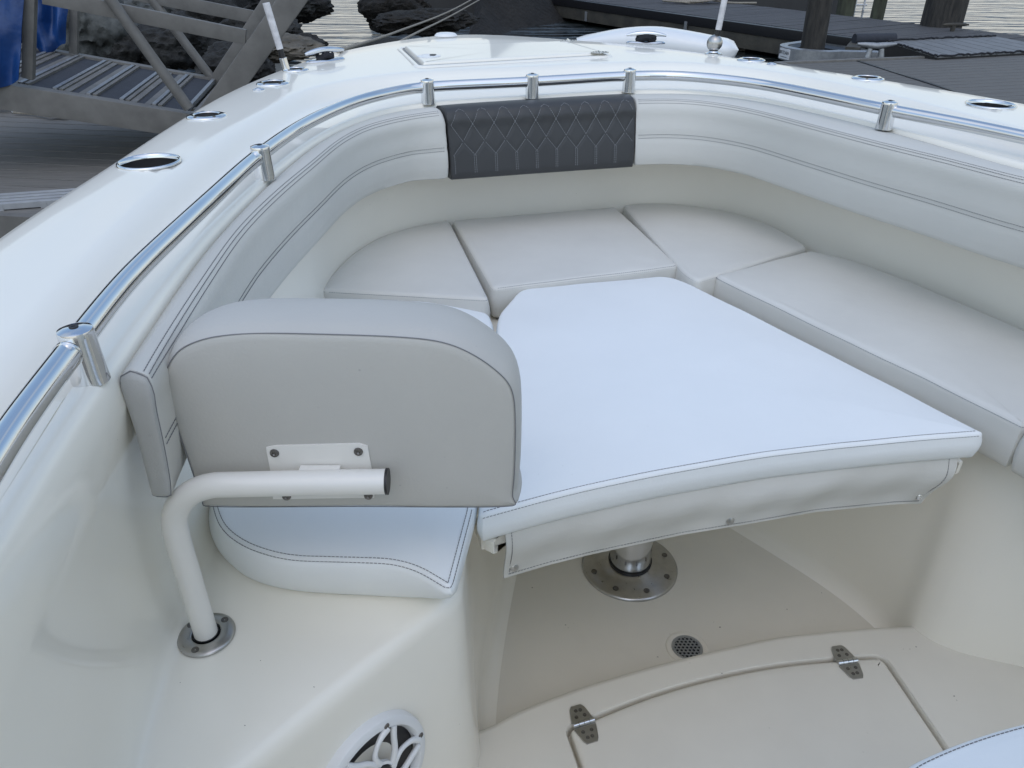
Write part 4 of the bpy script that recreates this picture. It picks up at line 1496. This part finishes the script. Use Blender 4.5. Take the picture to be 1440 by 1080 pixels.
def pile(px, py, z, rad, m, label, top=2.6, name='piling', zw=ZW):
    b = P(px, py, z)
    mb = MB()
    lean = Vector((random.uniform(-.02, .02), random.uniform(-.02, .02)))
    rows = []
    for k in range(26):
        zz = -.6 + (top + .6) * k / 25
        rows.append([Vector((b.x + lean.x * zz, b.y + lean.y * zz, zz)) + Vector((math.cos(a), math.sin(a), 0)) * rad * (1 - .05 * zz / 3) * (1 + .06 * noise.noise(Vector((math.cos(a) * 2, math.sin(a) * 2, zz * .6 + px))) + .02 * math.sin(a * 9)) for a in [2 * PI * q / 28 for q in range(28)]])
    mb.grid(rows, closed_u=True)
    k0 = len(mb.v)
    mb.f.append(tuple(range(25 * 28, 26 * 28)))
    o = mb.build(name, m, angle=60)
    tag(o, label, 'piling', 'pilings around the docks')
    return o, b
p1, b1_ = pile(1144, 66, ZK, .135, M['pile'], 'black tarred piling standing in the aluminium hoop of the far dock')
pile(1322, 36, ZK, .27, M['pile'], 'thickest dark grey piling, behind the far dock at upper right')
pile(1233, 22, ZK, .10, M['pile2'], 'thin green mossy piling right of the hooped black piling')
pile(1190, 10, ZK - .1, .16, M['pile2'], 'brown piling partly hidden just right of the hooped black piling')
for px, lb in ((597, 'thin pale post under the far dock, nearest the bright pool'), (680, 'thin pale post under the far dock, straight above the foredeck lid')):
    q = P(px, 34, ZW)
    o = MB().tube([q + Vector((0, 0, -.3)), q + Vector((0, 0, 2.2))], .03, 12).build('dock_post', M['alu'])
    tag(o, lb, 'post', 'thin posts at the far dock')

# pile guide hoop on the far dock
hoop = empty('pile_guide', (b1_.x, b1_.y, ZK + CZ), 'aluminium hoop holding the black piling to the far dock, with a small white label', 'pile guide')
zc = ZK - .05
ux = Vector((-dd.x, -dd.y)); uy = nn
def hp_(s, t, z):
    p = Vector((b1_.x, b1_.y)) + ux * s + uy * t
    return Vector((p.x, p.y, z + CZ))
def stadium(r, n=20, L1=.30, L2=.05):
    pts = []
    for k in range(n + 1):
        a = PI + PI * k / n
        pts.append((math.cos(a) * r * 1.25, math.sin(a) * r))
    pts += [(r * 1.25 + L2, .05), (r * 1.25 + L1, .32), (-r * 1.25 - L2, .32)]
    return pts
so_, si_ = stadium(.33), stadium(.25, L1=.22)
rws = []
for (pp, z) in ((so_, zc - .09), (so_, zc + .05), ([((a[0] + b[0]) / 2, (a[1] + b[1]) / 2) for a, b in zip(so_, si_)], zc + .062), (si_, zc + .05), (si_, zc - .09)):
    rws.append([hp_(a, b, z) for a, b in pp])
MB().grid(rws, closed_u=True).build('hoop', M['alu2'], hoop, angle=40)
MB().grid([[hp_(a * k, b * k, zc + dz) for a, b in si_] for k, dz in ((.99, .03), (.93, .045), (.72, .02), (.70, -.06))], closed_u=True).build('rubber_pad', M['black'], hoop)
q0 = hp_(-.20, -.315, zc - .015)
lab = MB()
def text_obj(body, name, size, m_, mt, parent, depth=.0008):
    cu = bpy.data.curves.new(name, 'FONT')
    cu.body = body
    cu.size = size
    cu.extrude = depth
    cu.align_x = 'CENTER'; cu.align_y = 'CENTER'
    t = bpy.data.objects.new('tmp', cu)
    COL.objects.link(t)
    bpy.context.view_layer.update()
    me_ = bpy.data.meshes.new_from_object(t.evaluated_get(bpy.context.evaluated_depsgraph_get()))
    bpy.data.objects.remove(t)
    me_.transform(m_)
    o = bpy.data.objects.new(name, me_)
    me_.materials.clear(); me_.materials.append(mt)
    COL.objects.link(o)
    if parent:
        o.parent = parent
        o.matrix_parent_inverse = world_of(parent).inverted()
    return o
# label plate laid on the hoop's curved face
dirn = (Vector((0, 0, CZ)) - Vector((b1_.x, b1_.y, ZK + CZ)))
pa = hp_(math.cos(PI * 1.30) * .33 * 1.25, math.sin(PI * 1.30) * .33, zc - .02)
pb = hp_(math.cos(PI * 1.48) * .33 * 1.25, math.sin(PI * 1.48) * .33, zc - .02)
if (pa - pb).dot(Vector((1, 0, 0))) > 0: pa, pb = pb, pa
xd = (pb - pa).normalized()
nd = Vector((xd.y, -xd.x, 0))
if nd.y > 0: nd = -nd
cpl = (pa + pb) / 2 + nd * .018
mlab = Matrix((xd, Vector((0, 0, 1)), nd)).transposed().to_4x4(); mlab.translation = cpl
plate_ = MB().add([mlab @ Vector(v) for v in ((-.10, -.055, 0), (.10, -.055, 0), (.10, .055, 0), (-.10, .055, 0), (-.10, -.055, -.02), (.10, -.055, -.02), (.10, .055, -.02), (-.10, .055, -.02))], [(0, 1, 2, 3), (7, 6, 5, 4), (0, 4, 5, 1), (1, 5, 6, 2), (2, 6, 7, 3), (3, 7, 4, 0)]).build('label', M['white'], hoop, smooth=False)
m3 = mlab @ Matrix.Translation((0, .012, .002))
text_obj('BRTDAN', 'lettering', .052, m3, M['black'], plate_)
mb = MB()
mb.add([mlab @ Vector(v) for v in ((-.07, -.034, .002), (.07, -.034, .002), (.07, -.029, .002), (-.07, -.029, .002))], [(0, 1, 2, 3)])
mb.build('underline', M['black'], plate_, smooth=False)

# ---- near grey dock on the starboard side
nd_ = empty('near_dock', P(1330, 110, ZK), 'grey board dock lying off the starboard side, above the right gunwale', 'dock')
K = [P(1075, 92, ZK), P(1268, 82, ZK), P(1900, 60, ZK), P(1900, 330, ZK), P(1200, 200, ZK)]
e0, e1 = K[1].xy, P(1440, 75, ZK).xy
ed = (Vector(e1) - Vector(e0)).normalized()
en = Vector((ed.y, -ed.x))
if en.y > 0: en = -en
E0 = Vector(P(1110, 90, ZK).xy)
def nk(s, t, z):
    p = E0 + ed * s + en * t
    return Vector((p.x, p.y, z + CZ))
mb = MB()
for k in range(26):
    t = k * .14
    mb.bar(nk(-.1 + t * .15, t + .07, ZK - .02), nk(9.5, t + .07, ZK - .02), .133, .04, bev=.004)
mb.build('boards', M['greydeck'], nd_, smooth=False)
MB().bar(nk(-.15, -.035, ZK - .06), nk(9.5, -.035, ZK - .06), .06, .16, bev=.01).build('edge_beam', M['alu'], nd_)
MB().bar(nk(-.12, -.02, ZK - .08), nk(.4, 3.6, ZK - .08), .06, .2, bev=.01).build('end_beam', M['alu'], nd_)
j0, j1 = P(1200, 84, ZK), P(1345, 130, ZK)
MB().bar(j0 + Vector((0, 0, .004)), j1 + (j1 - j0) * .6 + Vector((0, 0, .004)), .03, .006).build('joint_strip', M['black'], nd_)
MB().bar(nk(.2, 1.7, ZK - .26), nk(9, 1.7, ZK - .26), 2.6, .32, bev=.04).build('floats', M['black'], nd_)

# corner of the far dock: timber block, rubber roller, dock cleat
cb = P(1200, 84, ZK)
o = MB().bar(P(1196, 82, ZK - .1), P(1212, 62, ZK - .1), .16, .24, bev=.01).build('corner_post', M['beam'], far)
cl = P(1229, 81, ZK)
e = empty('dock_cleat', cl, 'grey metal cleat on the near dock edge, beside the hooped black piling', 'cleat')
mb = MB()
for sx in (-.06, .06):
    mb.tube([cl + Vector((sx * 1.2, 0, .0)), cl + Vector((sx, 0, .09))], [.035, .026], 12)
mb.tube([cl + Vector((x, 0, .115 + .02 * abs(x) / .2)) for x in np.linspace(-.21, .21, 13)], [.032 * (1 - .6 * abs(x / .21) ** 2) for x in np.linspace(-.21, .21, 13)], 12)
mb.build('horn', M['alu2'], e)
rl = P(1228, 63, ZK)
tag(MB().tube([rl + Vector((-.24, 0, .06)), rl + Vector((.26, .06, .06))], .062, 20).build('dock_roller', M['tread'], angle=40), 'dark rubber roller on the far dock corner, above the metal dock cleat', 'roller')

M['plate'] = mat('dull grey plate', (0.17, 0.175, 0.18), rough=0.55, noise_amt=0.2, noise_scale=8)
# transition plates
rp_ = empty('ramp_plate', P(1350, 64, ZK), 'ribbed grey metal ramp plate with black rope edges, between the two docks', 'ramp')
q = [P(1250, 58, ZK + .10), P(1318, 79, ZK + .05), P(1475, 73, ZK + .05), P(1560, 50, ZK + .10)]
q = [P(1246, 58, ZK + .12), P(1318, 80, ZK + .03), P(1500, 70, ZK + .03), P(1400, 51, ZK + .12)]
mb = MB()
N = 9
for k in range(N):
    a, b = k / N + .004, (k + 1) / N - .004
    c4 = [q[0].lerp(q[3], a), q[1].lerp(q[2], a), q[1].lerp(q[2], b), q[0].lerp(q[3], b)]
    mb.add(c4 + [p - Vector((0, 0, .012)) for p in c4], [(0, 1, 2, 3), (7, 6, 5, 4), (0, 4, 5, 1), (1, 5, 6, 2), (2, 6, 7, 3), (3, 7, 4, 0)])
mb.build('plates', M['plate'], rp_, smooth=False)
for a, b in ((q[0], q[1]), (q[1], q[2]), (q[0], q[3])):
    pts = [a.lerp(b, k / 40) + Vector((0, random.uniform(-.01, .01), .006 + random.uniform(-.004, .010))) for k in range(41)]
    MB().tube(pts, .010, 8).build('rope_edge', M['blackrope'], rp_)
mb = MB()
c4 = [q[0], q[1], q[2], q[3]]
mb.add([p - Vector((0, 0, .014)) for p in c4] + [p - Vector((0, 0, .20)) for p in c4], [(0, 1, 2, 3), (0, 4, 5, 1), (1, 5, 6, 2), (2, 6, 7, 3), (3, 7, 4, 0)])
mb.build('skirt', M['black'], rp_, smooth=False)
cl = P(1342, 44, ZK)
e = empty('old_cleat', cl, 'small dark rusty cleat on the far dock at the foot of the thickest piling', 'cleat')
mb = MB()
mb.tube([cl + Vector((-.03, 0, 0)), cl + Vector((-.03, 0, .07))], .03, 10)
mb.tube([cl + Vector((x, 0, .08)) for x in np.linspace(-.17, .17, 9)], [.025 * (1 - .6 * abs(x / .17) ** 2) for x in np.linspace(-.17, .17, 9)], 10)
mb.build('horn', M['beam'], e)

# coil of rope on the far dock
pts = []
cc = P(975, 5, ZK)
for k in range(170):
    a = k * .24
    rr = .42 + .13 * math.sin(k * .11) + .05 * math.sin(k * .53)
    off = .40 * (k / 170) - .15
    pts.append(cc + Vector((math.cos(a) * rr * .75 + off, math.sin(a) * rr * .42, .02 + .03 * abs(math.sin(k * .31)) + k * .0003)))
pts += [cc + Vector((.6 + .25 * k, .02 * math.sin(k * 2) - .05 * k, .02)) for k in range(4)]
line_obj(pts[::2], .016, M['rope'], 'loose coil of pale weathered rope lying on the far dock behind the tall white pole', name='rope_coil', res=320)

# bright small bits standing behind the piling
sgp = P(1206, 14, ZW)
e = empty('ladder', sgp, 'small white ladder frame in the water right of the black piling', 'ladder')
mb = MB()
for dx in (-.07, .12):
    mb.tube([sgp + Vector((dx, 0, -.1)), sgp + Vector((dx, 0, 1.5))], .022, 10)
mb.build('rails', M['white'], e)
mb = MB()
for k in range(6):
    mb.tube([sgp + Vector((-.11, 0, .1 + k * .22)), sgp + Vector((.18, 0, .1 + k * .22))], .018, 10)
mb.build('rungs', M['white'], e)

# ---- gangway landing and ramp at upper left
ZG = -.95
G0, G1 = P(272, 157, ZG), P(0, 113, -.75)
G1 = G0 + (G1 - G0) * 1.9
#          # near beam, right end to left end
gd = Vector((G1 - G0)).normalized()
gn = Vector((-gd.y, gd.x, 0)).normalized()
if gn.y < 0: gn = -gn
GW = 1.02
def gp(s, t, z=0.0):
    return G0 + gd * s + gn * t + Vector((0, 0, z))
gw = empty('gangway', gp(0, 0, -.3), 'grey aluminium gangway with dark striped treads and tubular side rails', 'gangway')
GL = (G1 - G0).length
MB().bar(gp(-.05, -.04, -.07), gp(GL, -.04, -.07), .08, .14, bev=.006).build('side_beam', M['alu'], gw)
MB().bar(gp(-.05, GW + .04, -.04), gp(GL, GW + .04, -.04), .07, .10, bev=.006).build('side_beam', M['alu'], gw)
MB().bar(gp(-.03, 0, -.06), gp(-.03, GW, -.06), .07, .13, bev=.006).build('end_beam', M['alu'], gw)
tw_ = .44
upv = gd.cross(gn)
if upv.z < 0: upv = -upv
def gq(s, t, h):
    return G0 + gd * s + gn * t + upv * h
pads, bright, mid = MB(), MB(), MB()
s = .03
i = 0
while s < GL - .2:
    pads.bar(gq(s + .083, 0, -.016), gq(s + .083, GW, -.016), .158, .02, up=upv)
    bright.bar(gq(s + .012, 0, -.006), gq(s + .012, GW, -.006), .020, .03, up=upv)
    mid.bar(gq(s + .152, 0, -.006), gq(s + .152, GW, -.006), .020, .028, up=upv)
    if i % 2:
        mid.bar(gq(s + .045, 0, -.003), gq(s + .045, GW, -.003), .034, .008, up=upv)
        mid.bar(gq(s + .122, 0, -.003), gq(s + .122, GW, -.003), .032, .008, up=upv)
    s += .172
    i += 1
pads.build('treads', M['tread'], gw, smooth=False)
bright.build('tread_nosing', M['alu2'], gw, smooth=False)
mid.build('tread_strips', M['alu'], gw, smooth=False)
for (sx, t) in ((None, -.04), (None, GW + .04)):
    pass
a_, b_ = gp(0, -.04), gp(1, -.04)
def on_front(px, py):
    return PV(px, py, a_, b_)
a2, b2 = gp(0, GW + .04), gp(1, GW + .04)
def on_back(px, py):
    return PV(px, py, a2, b2)
MB().bar(on_front(40, 110), on_front(44, -40), .055, .055, up=gn, bev=.006).build('post', M['alu'], gw)
MB().bar(on_back(104, 76), on_back(105, -40), .05, .05, up=gn, bev=.006).build('post', M['alu'], gw)
MB().bar(on_front(60, -6), on_front(346, 52), .04, .078, bev=.005).build('rail', M['alu'], gw)
MB().bar(on_back(60, -34), on_back(368, 26), .035, .08, bev=.005).build('rail', M['alu'], gw)
MB().tube([on_front(150, -14) - gn * .05, on_front(268, 150) - gn * .05], .030, 14).build('strut', M['alu'], gw)
MB().tube([on_back(205, -12), on_back(298, 110)], .030, 14).build('strut', M['alu'], gw)
MB().bar(on_front(292, 168), on_front(424, -18), .13, .11, up=gn, bev=.012).build('end_frame', M['alu'], gw)
MB().bar(on_back(298, 122), on_back(388, -14), .08, .09, up=gn, bev=.012).build('end_frame', M['alu'], gw)

def tarp(name, c4, plane, label, fold):
    mb = MB()
    p = [plane(*q) for q in c4]        # lower left, lower right, upper right, upper left
    rows = []
    nx, nz_ = 30, 30
    for j in range(nz_):
        row = []
        for i in range(nx):
            u, v = i / (nx - 1), j / (nz_ - 1)
            q = p[0].lerp(p[1], u).lerp(p[3].lerp(p[2], u), v)
            wob = .05 * noise.noise(Vector((u * 3 + fold, v * 2.2, fold))) + .018 * math.sin(u * 13 + v * 3 + fold)
            row.append(q + Vector((0, 0, .03 * math.sin(u * 6 + fold) * (1 - v))) - gn * (.07 + wob))
        rows.append(row)
    back = [[q + gn * .006 for q in r_] for r_ in rows]
    mb.grid(rows + back[::-1], closed_v=True)
    o = mb.build(name, M['tarp'], angle=60)
    tag(o, label, 'tarpaulin', 'blue tarpaulins on the gangway')
    return o
tarp('tarpaulin', ((-70, 122), (35, 108), (40, -30), (-70, -40)), on_front, 'larger blue tarpaulin hanging at the left edge, in front of the gangway post', .3)
tarp('tarpaulin', ((42, 70), (99, 66), (101, -30), (42, -30)), on_back, 'smaller dark blue tarpaulin hanging behind the gangway, between its two posts', 1.9)

# ---- dock the gangway stands on, port side
pd_ = empty('port_dock', P(100, 250, ZK), 'brown grey board dock under the gangway, off the port side', 'dock')
D0 = P(250, 175, ZK); D1 = P(-400, 150, ZK)
ddv = (D1 - D0); ddv.z = 0; ddv.normalize()
dnv = Vector((ddv.y, -ddv.x, 0))
if dnv.y > 0: dnv = -dnv
mb = MB()
for k in range(17):
    t = -.45 + k * .142
    mb.bar(D0 - ddv * .6 + dnv * (t + .07) + Vector((0, 0, -.02)), D0 + ddv * 5 + dnv * (t + .07) + Vector((0, 0, -.02)), .131, .04, bev=.004)
M['port_boards'] = mat('brown grey boards', (0.19, 0.18, 0.165), rough=0.8, col2=(0.12, 0.115, 0.105), noise_scale=5, stretch=(.6, 8, 1, 0), bump=0.5, bump_scale=40, bump_dist=0.004)
mb.build('boards', M['port_boards'], pd_, smooth=False)
MB().bar(D0 - ddv * .65 + dnv * (-.5) + Vector((0, 0, -.1)), D0 + ddv * 5 + dnv * (-.5) + Vector((0, 0, -.1)), .08, .22).build('edge_beam', M['beam'], pd_)
MB().bar(D0 - ddv * .6 + dnv * (1.98) + Vector((0, 0, -.1)), D0 + ddv * 5 + dnv * (1.98) + Vector((0, 0, -.1)), .05, .2).build('edge_beam', M['alu'], pd_)
# slotted pale strip along the near edge
mb = MB()
g0, g1 = P(-60, 300, ZK), P(60, 291, ZK)
gx = (g1 - g0).normalized(); gy = Vector((-gx.y, gx.x, 0))
gr_o = empty('slotted_plank', g0, 'pale slotted plastic plank along the edge of the port dock', 'plank')
for k in range(4):
    mb.bar(g0 - gx * 1.5 + gy * (k * .055) + Vector((0, 0, .02)), g0 + gx * 1.0 + gy * (k * .055) + Vector((0, 0, .02)), .036, .03, bev=.003)
for k in range(12):
    mb.bar(g0 - gx * 1.4 + gx * (k * .2) + gy * (-.02) + Vector((0, 0, .012)), g0 - gx * 1.4 + gx * (k * .2) + gy * .19 + Vector((0, 0, .012)), .03, .03)
mb.build('slats', M['ballast'], gr_o, smooth=False)
# slim poles and a rope heap lying under the gangway
for (a, b, lb) in (((14, 150), (100, 141), 'upper white pole lying on the port dock under the gangway'), ((16, 156), (130, 147), 'lower white pole lying on the port dock under the gangway')):
    o = MB().tube([P(*a, ZK + .02), P(*b, ZK + .02)], .016, 10).build('long_pole', M['white'])
    tag(o, lb, 'pole', 'poles lying under the gangway')
pts = []
cc = P(4, 146, ZK + .03)
for k in range(90):
    a = k * .37
    pts.append(cc + Vector((math.cos(a) * (.16 + .05 * math.sin(k * .3)), math.sin(a) * (.2 + .05 * math.cos(k * .21)), .03 + .06 * abs(math.sin(k * .23)))))
line_obj(pts, .014, M['rope'], 'tangled heap of grey rope on the port dock at the left edge', name='rope_heap', res=220)
pts = [P(20, 158, ZK + .02), P(50, 160, ZK + .02), P(72, 163, ZK + .03), P(85, 158, ZK + .03), P(100, 161, ZK + .02), P(92, 165, ZK + .02), P(75, 163, ZK + .02)]
line_obj(pts, .012, M['rope'], 'looped rope end on the port dock, right of the rope heap', name='rope_end', res=70)

# white plastic crate behind the short pole
cr_c = P(378, 92, -1.42)
e = empty('dock_box', cr_c, 'small white panelled box beyond the port gunwale, behind the short white pole', 'box')
MB().box(cr_c + Vector((0, 0, .10)), (.36, .3, .42), Matrix.Rotation(.3, 3, 'Z'), .02).build('body', M['white'], e)
mb = MB()
rz = Matrix.Rotation(.3, 3, 'Z')
for dx in (-.06, .06):
    mb.box(cr_c + rz @ Vector((dx, -.152, .10)), (.008, .006, .40), rz)
mb.box(cr_c + rz @ Vector((0, -.152, .14)), (.34, .006, .008), rz)
mb.build('panel_lines', M['dark'], e)
